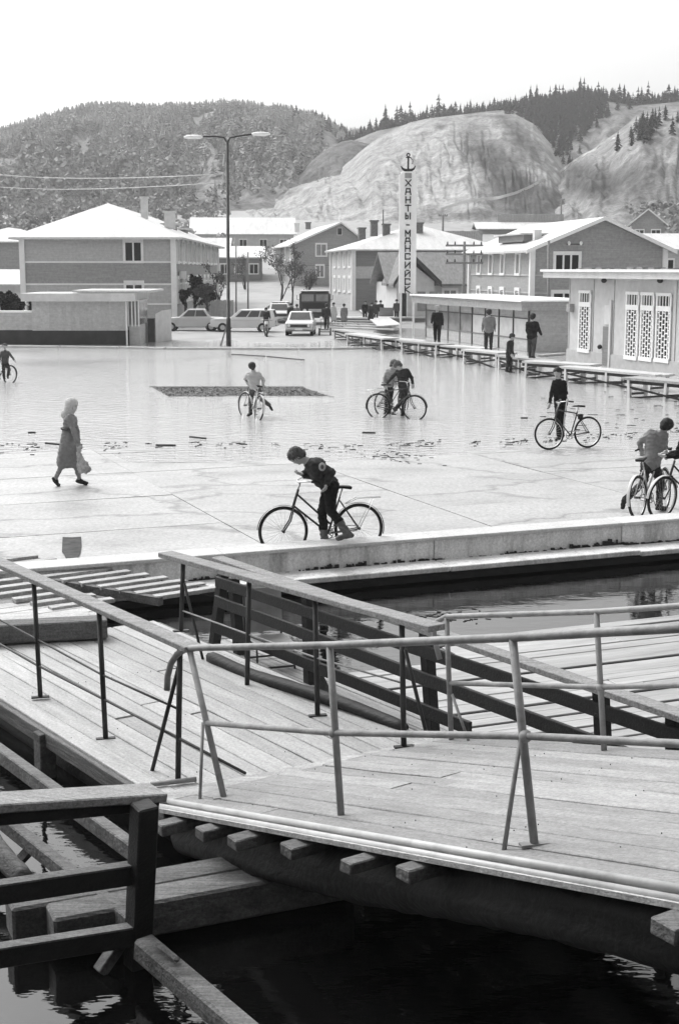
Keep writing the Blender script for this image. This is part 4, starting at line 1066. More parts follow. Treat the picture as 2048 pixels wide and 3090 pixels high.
# ---- low booth and wall at left
D0 = 75.0; zz = lambda py: PZ(py, D0); bx = lambda px: (px - 1024) / F * D0
b1 = thing('booth', 'low booth with pale vertical boarding, dark base and flat overhanging roof at left', 'booth')
MB().span((bx(105), D0, GZ), (bx(388), D0 + 4, zz(997))).build('base', mat('dark_plinth', .045, .8, .3, 2), b1)
nb = 22
for k in range(nb):
    x0, x1 = bx(105) + (bx(388) - bx(105)) * k / nb, bx(105) + (bx(388) - bx(105)) * (k + 1) / nb
    MB().span((x0 + .002, D0 - .02 - random.random() * .012, zz(997)), (x1 - .002, D0 + 3.9, zz(908))).build('board', M_WLIGHT, b1)
MB().span((bx(82), D0 - .7, zz(908)), (bx(420), D0 + 4.5, zz(884))).build('roof', M_OFFW, b1)
MB().span((bx(230), D0 - .3, zz(882)), (bx(462), D0 + 5.5, zz(875))).build('roof_sheet', M_ROOF, b1)
MB().span((bx(392), D0 + .3, GZ), (bx(425), D0 + 3.5, zz(980))).build('side_counter', M_WLIGHT, b1)
for px in (391, 402, 412, 422):
    MB().span((bx(px) - .03, D0 + .2, zz(985)), (bx(px) + .03, D0 + .26, zz(905))).build('window_post', M_WHITE, b1)
MB().span((bx(392), D0 + .35, zz(980)), (bx(424), D0 + 3.4, zz(905))).build('window', M_PALEG, b1)
MB().span((bx(385), D0 - .08, GZ), (bx(390), D0 - .02, zz(908))).build('corner_post', M_WHITE, b1)
w1 = thing('low_wall', 'low pale boarded wall with dark base left of the booth', 'wall')
MB().span((bx(-60), D0 + .6, GZ), (bx(104), D0 + .9, zz(997))).build('base', mat('dark_plinth', .05), w1)
MB().span((bx(-60), D0 + .58, zz(997)), (bx(104), D0 + .88, zz(944))).build('panel', M_WLIGHT, w1)
MB().span((bx(-60), D0 + .5, zz(944)), (bx(106), D0 + 1.0, zz(938))).build('coping', M_WHITE, w1)
sl = thing('concrete_panel', 'upright pale concrete panel right of the booth beside the parked saloon', 'panel')
MB().prism([(bx(455), D0 + 2.5, GZ), (bx(490), D0 + 4.5, GZ), (bx(490), D0 + 4.5, zz(940)), (bx(470), D0 + 3.2, zz(942)), (bx(455), D0 + 2.5, zz(952))], (0, .2, 0)).build('slab', M_OFFW, sl)
bn = thing('dark_bin', 'black metal bin between booth and upright concrete panel', 'bin')
MB().span((bx(431), D0 + 2.4, GZ), (bx(452), D0 + 3, zz(968))).build('body', M_TRUCK, bn, bevel=.03)
MB().span((bx(430), D0 + 2.36, zz(968)), (bx(453), D0 + 3.04, zz(965))).build('lid', M_TRUCK, bn)

# ---- lattice kiosk at right
KA = P(1711, 1092, -.08); KB = P(2048, 1140, -.08); KB = KA + (KB - KA) * 1.5
kd = (KB - KA).normalized(); kn = V((kd.y, -kd.x, 0)); kn = -kn if kn.y > 0 else kn
ko = KA
def PK(px, py, out=0.0): return PN(px, py, ko, kn) + kn * out
k1 = thing('lattice_kiosk', 'pale rendered kiosk with white lattice windows and a wide flat roof at right', 'kiosk')
zr = PK(1750, 838).z
L_ = (KB - KA).length
def kbox(a, b, z0, z1, o0, o1, name, m, parent=None, bev=0):
    pts = [ko + kd * u + kn * o + V((0, 0, z - ko.z)) for z in (z0, z1) for (u, o) in ((a, o0), (b, o0), (b, o1), (a, o1))]
    return MB().add(pts, [(3, 2, 1, 0), (4, 5, 6, 7), (0, 1, 5, 4), (1, 2, 6, 5), (2, 3, 7, 6), (3, 0, 4, 7)]).build(name, m, parent or k1, bev)
M_KIOSK = mat('kiosk_render', .56, .85, .10, 3, .3, 25)
kbox(0, L_, -.3, zr, -4.5, 0, 'wall', M_KIOSK)
kbox(-.02, L_, -.3, .5, -.3, .05, 'plinth', mat('kiosk_plinth', .46, .85, .15, 3), k1)
kbox(-1.1, L_ + 1, zr + .002, zr + .26, -5.2, .75, 'roof_slab', M_OFFW)
kbox(-1.2, L_ + 1, zr + .262, zr + .36, -5.3, .85, 'roof_edge', M_WHITE)
for k in range(9): kbox(1.0 + k * .9 + random.random() * .3, 1.5 + k * .9 + random.random() * .3, zr + .362, zr + .40 + random.random() * .06, -.2, .3, 'loose_sheet', M_ROOFG)
def kwin(px0, px1, py0, py1, pyt, dark=M_GLASS, rows=9):
    a, b = (PK(px0, py0) - ko).dot(kd), (PK(px1, py0) - ko).dot(kd)
    z1, z0 = PK((px0 + px1) / 2, py0).z, PK((px0 + px1) / 2, py1).z; zt = PK((px0 + px1) / 2, pyt).z
    w = b - a; f = .09
    t = kbox(a, b, z0, z1, .004, .015, 'window', dark)
    fr = MB()
    def rc(u0, u1, q0, q1, o=.07):
        pts = [ko + kd * u + kn * oo + V((0, 0, z - ko.z)) for z in (q0, q1) for (u, oo) in ((u0, .0155), (u1, .0155), (u1, o), (u0, o))]
        fr.add(pts, [(3, 2, 1, 0), (4, 5, 6, 7), (0, 1, 5, 4), (1, 2, 6, 5), (2, 3, 7, 6), (3, 0, 4, 7)])
    rc(a, a + f, z0, z1); rc(b - f, b, z0, z1); rc(a, b, z0 - .08, z0 + .08, .10); rc(a, b, z1 - .06, z1 + .06, .10); rc(a, b, zt - .10, zt + .10, .08)
    n = 5
    for k in range(1, n): rc(a + w * k / n - .022, a + w * k / n + .022, z0, z1, .05)
    for (q0, q1, rr) in ((z0, zt, rows),):
        for r_ in range(rr):
            for k in range(n):
                zq = q0 + (q1 - q0) * (r_ + (.5 if k % 2 else 0) + .25) / rr
                rc(a + w * k / n, a + w * (k + 1) / n, zq - .022, zq + .022, .048)
    fr.build('lattice', M_WHITE, t)
kwin(1751, 1787, 880, 1058, 918)
for (a, b, y0, y1, yt) in ((1893, 1932, 884, 1080, 927), (1938, 1978, 886, 1084, 929), (1985, 2030, 888, 1088, 931)): kwin(a, b, y0, y1, yt)
kwin(2090, 2150, 889, 1108, 935)
dr = kbox((PK(1822, 1000) - ko).dot(kd), (PK(1842, 1000) - ko).dot(kd), -.05, PK(1832, 985).z, .02, .06, 'door', M_WDARK)
kbox((PK(1841, 1000) - ko).dot(kd), (PK(1846, 1000) - ko).dot(kd), -.05, PK(1832, 905).z, .02, .09, 'door_frame', M_OFFW)
kbox((PK(1827, 960) - ko).dot(kd), (PK(1845, 960) - ko).dot(kd), PK(1836, 978).z, PK(1836, 920).z, .02, .07, 'door_light', M_OFFW)
kbox((PK(1722, 925) - ko).dot(kd), (PK(1732, 925) - ko).dot(kd), PK(1727, 940).z, PK(1727, 916).z, .02, .22, 'meter_box', M_WMID)
for px in (1835, 2005): MB().ball(PK(px, 846, .2), (.12, .12, .1), 8, 6).build('lamp', M_IRON, k1)
for px in (1718, 1790, 1852, 2040): kbox((PK(px, 950) - ko).dot(kd) - .02, (PK(px, 950) - ko).dot(kd) + .02, .52, zr - .05, .004, .02, 'joint_strip', M_WMID)
MB().ball(PK(1815, 1046, .1), (.1, .1, .1), 8, 6).build('door_knob', M_IRON, dr)

# ---- glazed kiosk
GA = P(1284, 1020, -.08); GB = P(1592, 1066, -.08); gd = (GB - GA).normalized(); gn = V((-gd.y, gd.x, 0)); gn = -gn if gn.y > 0 else gn
k2 = thing('glazed_kiosk', 'low panelled kiosk with dark mullions and pale sloping flat roof by the boardwalk', 'kiosk')
Lg = (GB - GA).length
def gbox(a, b, z0, z1, o0, o1, name, m, parent=None):
    pts = [GA + gd * u + gn * o + V((0, 0, z - GA.z)) for z in (z0, z1) for (u, o) in ((a, o0), (b, o0), (b, o1), (a, o1))]
    return MB().add(pts, [(3, 2, 1, 0), (4, 5, 6, 7), (0, 1, 5, 4), (1, 2, 6, 5), (2, 3, 7, 6), (3, 0, 4, 7)]).build(name, m, parent or k2)
gz1 = PN(1440, 925, GA, gn).z
gbox(0, Lg, -.3, gz1, -3.2, -.06, 'core', M_WLIGHT)
np_ = 8
for k in range(np_):
    u0, u1 = Lg * k / np_, Lg * (k + 1) / np_
    gbox(u0 + .05, u1 - .05, .62, gz1 - .42, -.058, -.02, 'panel', M_OFFW if k > 3 else M_PALEG)
    gbox(u0 + .05, u1 - .05, gz1 - .38, gz1 - .02, -.058, -.03, 'transom_panel', M_WLIGHT)
    gbox(u0 + .05, u1 - .05, .0, .56, -.058, -.02, 'base_panel', M_WLIGHT)
for k in range(np_ + 1): gbox(Lg * k / np_ - .045, Lg * k / np_ + .045, -.2, gz1, -.057, .03, 'mullion', M_TRUCK if k > 3 else M_WDARK)
gbox(0, Lg, gz1 - .425, gz1 - .375, -.057, .02, 'rail', M_TRUCK); gbox(0, Lg, .56, .62, -.057, .02, 'rail', M_WDARK)
gbox(-.9, Lg + .6, gz1 + .002, gz1 + .42, -3.8, .6, 'roof_fascia', M_WMID)
gbox(-1.0, Lg + .7, gz1 + .422, gz1 + .5, -3.9, .7, 'roof_sheet', M_WHITE)

# ---- name pylon
D0 = 86.0; zz = lambda py: PZ(py, D0); sx = lambda px, py: PD(px, py, D0).x
py_ = thing('name_pylon', 'tall white vertical town name pylon topped by a black anchor', 'sign')
xc, wq = sx(1230, 700), .88
MB().span((xc - wq / 2, D0, zz(884)), (xc + wq / 2, D0 + .35, zz(516))).build('panel', M_WHITE, py_, bevel=.06)
for s_ in (-1, 1):
    MB().span((xc + s_ * wq / 2 - .07, D0 - .04, zz(884)), (xc + s_ * wq / 2 + .07, D0 + .39, zz(525))).build('edge_frame', M_WHITE, py_)
    MB().bar((xc + s_ * (wq / 2 - .05), D0 + .1, -.15), (xc + s_ * (wq / 2 - .06), D0 + .1, zz(884)), .12, .12, up=(0, 1, 0)).build('leg', M_WHITE, py_)
MB().span((xc - wq / 2 + .1, D0 + .05, .7), (xc + wq / 2 - .1, D0 + .12, .8)).build('cross_bar', M_WHITE, py_)
MB().span((xc - .2, D0 - .03, zz(536)), (xc + .2, D0 - .002, zz(521))).build('emblem_plate', mat('plate_grey', .3, .7, .2, 3), py_)
# letters are built from strokes on a 3x5-like grid
GL = {'X': [((0, 0), (.5, .5)), ((1, 0), (.5, .5)), ((0, 1), (.5, .5)), ((1, 1), (.5, .5))], 'A': [((0, 0), (.18, 1)), ((1, 0), (.82, 1)), ((.18, .96), (.82, .96)), ((.1, .42), (.9, .42))],
      'N': [((.06, 0), (.06, 1)), ((.94, 0), (.94, 1)), ((.06, .5), (.94, .5))], 'T': [((.5, 0), (.5, 1)), ((0, .95), (1, .95))],
      'Y': [((.06, 0), (.06, 1)), ((.06, .06), (.5, .06)), ((.06, .55), (.5, .55)), ((.5, .06), (.5, .55)), ((.94, 0), (.94, 1))], '-': [((.25, .5), (.75, .5))],
      'M': [((.06, 0), (.06, 1)), ((.94, 0), (.94, 1)), ((.06, .95), (.5, .4)), ((.94, .95), (.5, .4))], 'S': [((.06, 0), (.06, 1)), ((.06, .05), (.94, .05)), ((.06, .95), (.94, .95)), ((.94, .05), (.94, .25)), ((.94, .95), (.94, .75))],
      'I': [((.06, 0), (.06, 1)), ((.94, 0), (.94, 1)), ((.06, .1), (.94, .9))], 'J': [((.06, 0), (.06, .86)), ((.94, 0), (.94, .86)), ((.06, .1), (.94, .78)), ((.3, 1), (.7, 1))],
      'K': [((.06, 0), (.06, 1)), ((.06, .5), (.9, 1)), ((.06, .5), (.94, 0))]}
for ch_, y0, y1 in (('X', 542, 560), ('A', 568, 586), ('N', 593, 611), ('T', 618, 636), ('Y', 642, 660), ('-', 672, 684), ('M', 694, 712), ('A', 717, 735), ('N', 740, 758), ('S', 764, 782), ('I', 790, 808), ('J', 815, 834), ('S', 840, 858), ('K', 864, 882)):
    mb = MB(); z0, z1 = zz(y1), zz(y0); hw = .31
    for (a, b) in GL[ch_]:
        mb.bar((xc - hw / 2 + a[0] * hw, D0 - .025, z0 + a[1] * (z1 - z0)), (xc - hw / 2 + b[0] * hw, D0 - .025, z0 + b[1] * (z1 - z0)), .04, .062, up=(0, 1, 0) if False else V((b[1] - a[1], 0, -(b[0] - a[0]))).normalized() if (b[0] - a[0]) or (b[1] - a[1]) else (0, 0, 1), ext=.03)
    mb.build('letter', M_CBLACK, py_)
az = zz(514); an = MB()
an.tube([(xc, D0 + .15, az), (xc, D0 + .15, zz(474))], .055, 8); an.tube([(xc - .14, D0 + .15, zz(474)), (xc + .14, D0 + .15, zz(473))], .035, 8)
an.torus((xc, D0 + .15, zz(466)), (0, 1, 0), .09, .035, 14, 6)
an.tube([(xc - .42, D0 + .15, az + .28), (xc - .34, D0 + .15, az + .13), (xc - .18, D0 + .15, az + .04), (xc, D0 + .15, az + .02), (xc + .18, D0 + .15, az + .04), (xc + .34, D0 + .15, az + .13), (xc + .42, D0 + .15, az + .3)], [.03, .06, .09, .1, .09, .06, .03], 8)
an.build('anchor', M_BLACK, py_)
MB().tube([(xc + .1, D0 + .15, zz(472)), (xc + .27, D0 + .15, zz(482)), (xc + .25, D0 + .15, zz(494))], .03, 6).build('anchor_rope', M_IRON, py_)

# ---- lamp post
D0 = 74.0; lb = PD(690, 1042, D0); zz = lambda py: PZ(py, D0); sx = lambda px: (px - 1024) / F * D0 * 1.0
lp_ = thing('lamp_post', 'tall double armed street lamp with white heads in front of the parked cars', 'street lamp')
xt = PD(686, 420, D0).x
MB().tube([(lb.x, D0, -.2), (lb.x + .0, D0, 1.4), (lb.x, D0, 1.41), (xt, D0, zz(425))], [.13, .12, .09, .07], 10).build('pole', M_IRON, lp_)
MB().bar((lb.x - .45, D0, -.1), (lb.x, D0, 1.3), .08, .08).build('stay', M_WDARK, lp_)
for (pts, hx) in (([(686, 430), (676, 414), (650, 410), (612, 410)], (555, 612, 412)), ([(686, 430), (694, 414), (720, 409), (760, 404)], (758, 816, 403))):
    MB().tube([PD(a, b, D0) for a, b in pts], .045, 8).build('arm', M_IRON, lp_)
    c = PD((hx[0] + hx[1]) / 2, hx[2], D0)
    MB().ball(c, (.5, .17, .11), 12, 8).build('lamp_head', M_WHITE, lp_)
MB().bar(PD(676, 465, D0), PD(672, 500, D0), .12, .06).build('sign_bracket', M_OFFW, lp_)

# ---- telegraph poles and wires
def pole(px, pyb, pyt, D, label, arms=1, aw=.9, r=.11, lean=0):
    b, t_ = PD(px, pyb, D), PD(px + lean, pyt, D)
    o = thing('utility_pole', label, 'pole', (0, 0, 0), 0, 'wooden poles')
    MB().tube([(b.x, D, min(b.z, PZ(pyb, D)) - 1.5), tuple(t_)], [r, r * .75], 8).build('pole', M_WDARK, o)
    for k in range(arms):
        z = t_.z - .25 - k * .55
        MB().span((t_.x - aw, D - .06, z - .06), (t_.x + aw, D + .06, z + .06)).build('cross_arm', M_WDARK, o)
        for s_ in (-.9, -.5, .5, .9): MB().tube([(t_.x + s_ * aw, D, z + .06), (t_.x + s_ * aw, D, z + .25)], [.05, .035], 6).build('insulator', M_IRON, o)
    return o
pole(1398, 900, 728, 92, 'wooden utility pole with three cross arms in front of the porch house', 3, 1.2, .11, 3)
pole(1655, 1010, 725, 78, 'plain dark utility pole at the corner of the gabled house', 0, .8, .09)
pole(420, 640, 490, 300, 'thin pale pole rising from scrub behind the hipped house', 0, .8, .16)
pole(306, 610, 560, 290, 'short pole on the slope left of the chimney', 0, .8, .16)
pole(1336, 720, 645, 190, 'pole with cross arm right of the name pylon', 1, .6, .16)
pole(1693, 655, 598, 245, 'distant pole above the roof of the gabled house', 1, .6, .16)
pole(712, 950, 740, 120, 'thin street pole right of the lamp post', 0, .8, .07)
pole(748, 950, 760, 124, 'thin street pole beside the leafless trees', 0, .8, .08)
for i, (q0, q1, sag) in enumerate((((-40, 522), (682, 524), 6), ((-40, 560), (682, 549), 5))):
    a, b = PD(q0[0], q0[1], 150), PD(q1[0], q1[1], 74.0)
    o = MB().tube([a.lerp(b, k / 8) - V((0, 0, .35 * (1 - (k / 4 - 1) ** 2))) for k in range(9)], .028, 5).build('overhead_wire', M_WLIGHT, None)
    tag(o, ['upper overhead wire running left from the lamp post', 'lower overhead wire running left from the lamp post'][i], 'wire')

# ---- trestle boardwalk
bw_ = [((1000, 994), (1120, 1012)), ((1041, 1007), (1153, 1022)), ((1137, 1020), (1249, 1030)), ((1204, 1030), (1319, 1040)), ((1310, 1042), (1443, 1053)), ((1390, 1056), (1500, 1067)), ((1495, 1073), (1632, 1092)), ((1573, 1092), (1772, 1104)), ((1689, 1108), (1974, 1134)), ((1880, 1142), (2140, 1164))]
BZ = .52
for i, (q0, q1) in enumerate(bw_):
    z = BZ + (.05 if i % 2 else 0); a, b = P(*q0, z), P(*q1, z); a.z = b.z = 0; d = (b - a).normalized(); n = V((-d.y, d.x, 0)); n = n if n.y > 0 else -n
    where = ['first from the street end', 'second from the street end', 'third from the street end', 'just left of the man in the cap', 'under the man in the cap', 'under the man in the tweed jacket', 'under the man in the black jacket', 'in front of the corner of the lattice kiosk', 'in front of the lattice kiosk door', 'nearest the right edge'][i]
    t_ = thing('trestle_table', 'wooden trestle section of the boardwalk, ' + where, 'trestle', (0, 0, 0), 0, 'trestle boardwalk sections')
    for k in range(3):
        o_ = .02 + k * .29
        MB().bar(a + n * (o_ + .13) + V((0, 0, z)) - d * random.uniform(0, .15), b + n * (o_ + .13) + V((0, 0, z)) + d * random.uniform(0, .2), .27, .075).build('plank', M_QUAYT if i % 3 else M_DECKE, t_)
    MB().bar(a + n * .06 + V((0, 0, z - .085)), b + n * .06 + V((0, 0, z - .085)), .05, .11).build('side_rail', M_WETW, t_)
    L_ = (b - a).length
    for f in ((.06, .94) if L_ < 3.2 else (.05, .5, .95)):
        c = a.lerp(b, f)
        for o_ in (.08, .8): MB().bar(c + n * o_ + V((0, 0, z - .03)), c + n * o_ + d * (random.uniform(-.06, .06)) + V((0, 0, -.14)), .10, .10).build('leg', M_QUAY if i < 7 else M_OFFW, t_)
        MB().bar(c + n * .05 + V((0, 0, .1)), c + n * .85 + V((0, 0, .1)), .05, .07).build('tie', M_BEAM, t_)
    MB().bar(a.lerp(b, .08) + n * .03 + V((0, 0, .32)), a.lerp(b, .92) + n * .03 + V((0, 0, -.02)), .04, .06).build('brace', M_WETW, t_)
    MB().bar(a.lerp(b, .08) + n * .1 + V((0, 0, -.02)), a.lerp(b, .92) + n * .1 + V((0, 0, .32)), .04, .06).build('brace', M_WETW, t_)
rp = thing('plank_ramp', 'broad pale plank ramp running down to the trestle boardwalk', 'ramp')
for k in range(5):
    a, b = P(1090 + k * 12, 935 + k * 2, .35), P(1150 + k * 13, 984 - k * 1, .5)
    MB().bar(a, b, .42, .06).build('plank', M_QUAYT, rp)
rp2 = thing('plank_stack', 'low platform of pale planks left of the trestle boardwalk', 'platform')
for k in range(5): MB().bar(P(1010 - k * 3, 960 + k * 7, .4), P(1170 + k * 6, 962 + k * 8, .4), .5, .08).build('plank', M_QUAYT, rp2)
for k in range(3): MB().bar(P(1020 + k * 60, 975, -.1), P(1020 + k * 60, 975, .36), .15, .15, up=(0, 1, 0)).build('leg', M_BEAM, rp2)
# loose planks by the kiosk
for i, (q0, q1) in enumerate((((1640, 1052), (1690, 1052)), ((1630, 1072), (1705, 1066)), ((1655, 1086), (1745, 1100)))):
    o = MB().bar(P(*q0, .05), P(*q1, .05), .35, .07).build('loose_plank', M_DECKE, None)
    tag(o, ['loose plank left of the lattice kiosk, farthest of three', 'loose plank left of the lattice kiosk, middle of three', 'loose plank at the foot of the lattice kiosk corner'][i], 'plank')
# drift timber in the flood
for i, (q0, q1, w, l) in enumerate((((700, 1069), (798, 1075), .14, 'thin floating pole end to end with another left of it'), ((808, 1076), (915, 1086), .16, 'thick floating pole behind the boy riding away'), ((1093, 1306), (1132, 1307), .09, 'short black floating stick in front of the two boys'), ((85, 1306), (107, 1306), .08, 'short black floating stick left of the woman'), ((572, 1319), (622, 1324), .05, 'floating slat right of the woman at the water edge'), ((137, 1338), (180, 1342), .06, 'flat floating board just left of the woman'), ((470, 1344), (530, 1345), .05, 'long floating slat along the water edge'), ((1570, 1262), (1592, 1262), .05, 'small floating chip near the standing boy'))):
    o = MB().bar(P(*q0, .0), P(*q1, .0), w, .06).build('drift_timber', M_WETW, None, bevel=.01); tag(o, l, 'driftwood')
dm = MB()
for i in range(420):
    px = random.uniform(-40, 2080); py = 1341 - max(0, px - 1500) * .085 + random.gauss(0, 5) + 4 * math.sin(px / 130)
    if math.sin(px / 47.0) + math.sin(px / 19.0 + 2) < -.1: continue
    if px < 1400 and random.random() < .25: py += abs(random.gauss(0, 8))
    a = P(px, py, .004); q = random.uniform(-.5, .5) + .25; l = abs(random.gauss(0, .07)) + .015
    a.z = max(FZ, slab_z(a.y)) + .006
    dm.bar(a, a + V((math.cos(q) * l, math.sin(q) * l, random.uniform(0, .01))), random.uniform(.008, .03), random.uniform(.006, .02))
for i in range(40):
    px = random.uniform(1620, 2070); py = random.uniform(1180, 1290); a = P(px, py, FZ + .005); l = abs(random.gauss(0, .12)) + .02
    dm.bar(a, a + V((l, random.uniform(-.1, .1), 0)), random.uniform(.01, .03), .015)
for i in range(60):
    px = random.gauss(1180, 60); py = 1352 + random.random() * 30 + (px - 1100) * .12; a = P(px, py, 0.004); l = random.uniform(.015, .09)
    dm.bar(a, a + V((l, random.uniform(-.05, .05), 0)), random.uniform(.005, .02), .01)
for i in range(60):
    px = random.gauss(1340, 70); py = random.gauss(1862, 10); a = P(px, py, WZ + .003); l = random.uniform(.01, .08)
    dm.bar(a, a + V((l, random.uniform(-.05, .05), 0)), random.uniform(.005, .02), .008)
o = dm.build('drift_debris', M_WETW, None, kind='stuff'); o['label'] = 'line of small dark driftwood bits along the water edge'; o['category'] = 'debris'
# damp patch with standing water near the woman
pd = MB()
pts = [P(x, y, 0) for x, y in ((189, 1622), (218, 1623), (245, 1621), (246, 1650), (243, 1672), (234, 1688), (215, 1690), (200, 1691), (194, 1676), (187, 1668), (188, 1640))]
for p in pts: p.z = .009
pd.add(pts, [tuple(range(len(pts)))])
tag(pd.build('puddle', mat('damp_patch', .07, .9, .4, 6, spec=.1), None), 'dark damp patch on the slabs above the quay edge at left', 'puddle')

# ---- trees in the town
def broad_tree(name, label, base, h, seed, n_leaf, m_leaf, spread=.3, bare=.25, leaf=.05, trunk_r=.06, group=None):
    rs = random.Random(seed); t_ = thing(name, label, 'tree', base, 0, group)
    tr = MB(); tips = []
    def grow(p, d, L_, r, lev):
        q = p + d * L_; tr.tube([p, (p + q) / 2 + V((rs.gauss(0, .03), rs.gauss(0, .03), 0)) * L_, q], [r, r * .8, r * .6], 5)
        if lev == 0: tips.append((p, q)); return
        tips.append(((p + q) / 2, q))
        for k in range(rs.choice([2, 3, 3])):
            dd = (d + V((rs.gauss(0, spread), rs.gauss(0, spread), rs.gauss(.1, .15)))).normalized()
            grow(p.lerp(q, rs.uniform(.5, 1)), dd, L_ * rs.uniform(.55, .8), r * .55, lev - 1)
    grow(V((0, 0, -.1)), V((rs.gauss(0, .05), rs.gauss(0, .05), 1)).normalized(), h * .36, trunk_r, 4)
    tr.build('trunk', M_TRUNK, t_)
    lf = MB()
    for i in range(n_leaf):
        a, b = rs.choice(tips); c = a.lerp(b, rs.random()) + V((rs.gauss(0, .06), rs.gauss(0, .06), rs.gauss(0, .06))) * h * .35
        if c.z < h * bare: continue
        s_ = leaf * rs.uniform(.6, 1.5); e = V((rs.gauss(0, 1), rs.gauss(0, 1), rs.gauss(0, 1))).normalized(); f = e.cross(V((rs.gauss(0, 1), rs.gauss(0, 1), rs.gauss(0, 1)))).normalized()
        lf.add([c - e * s_, c + f * s_ * .6, c + e * s_, c - f * s_ * .6], [(0, 1, 2, 3)])
    lf.build('crown', m_leaf, t_)
    return t_
gt = 'trees along the street'
for i, (px, pyb, pyt, D, n, l) in enumerate(((590, 940, 800, 103, 5200, 'bushy dark tree right beside the hipped house'), (625, 945, 815, 100, 4200, 'bushy tree behind the parked saloon'), (560, 930, 850, 101, 3000, 'low dark shrub tree at the corner of the hipped house'), (665, 940, 770, 112, 700, 'thin half bare tree just left of the lamp post'),
        (850, 945, 690, 140, 1100, 'tall half bare tree before the grey plank house, leftmost of three'), (875, 945, 700, 135, 1100, 'tall half bare tree before the grey plank house, middle of three'), (915, 945, 740, 138, 800, 'half bare tree before the grey plank house, rightmost of three'), (735, 900, 690, 160, 600, 'bare tree beside the street far behind the lamp post'), (1420, 905, 800, 112, 260, 'small half bare tree behind the glazed kiosk'))):
    b = PD(px, pyb, D); hgt = PZ(pyt, D) - b.z
    broad_tree('street_tree', l, (b.x, D, b.z - .3), hgt + .3, 50 + i, n, MATS['dark_needles'] if i in (0, 2) else mat('sparse_leaf', .11, .9, .4, .8), .5 if i < 3 else .34, .02 if i < 3 else .3, .085 if i < 3 else .075, .12, gt)
for i, (px, l) in enumerate(((15, 'dark round bush at the left edge above the low wall'), (62, 'dark bush between low wall and hipped house'))):
    b = PD(px, 940, 84); broad_tree('garden_bush', l, (b.x, 84, 0.1), 3.1, 90 + i, 7000, MATS['dark_needles'], .6, .0, .08, .05)
# footpath on the bluff
fp = MB(); pth = []
def on_hill(px, py):
    best = None
    for hh in (bluff, hillX, hillR):
        d = (hh.sx - px) ** 2 + (hh.sy - py) ** 2; k = np.unravel_index(np.argmin(d), d.shape)
        if d[k] < 120 and (best is None or hh.G[k][1] < best.y): best = V(hh.G[k])
    return best
fine = [(path_px[i][0] + (path_px[i + 1][0] - path_px[i][0]) * k / 6, path_px[i][1] + (path_px[i + 1][1] - path_px[i][1]) * k / 6) for i in range(len(path_px) - 1) for k in range(6)]
pth = [q for q in (on_hill(*p) for p in fine) if q is not None]
for _ in range(3): pth = [pth[0]] + [(pth[i - 1] + pth[i] * 2 + pth[i + 1]) / 4 for i in range(1, len(pth) - 1)] + [pth[-1]]
for i in range(len(pth) - 1):
    a, b = pth[i], pth[i + 1]; up = V((0, -.25, .25)); s_ = V((0, .6, .8)) * .35
    fp.add([a + up - s_, a + up + s_, b + up + s_, b + up - s_], [(0, 1, 2, 3)])
if fp.f: struct('footpath', fp.mesh('footpath'), mat('worn_sand', .62, .95, .15, .3))
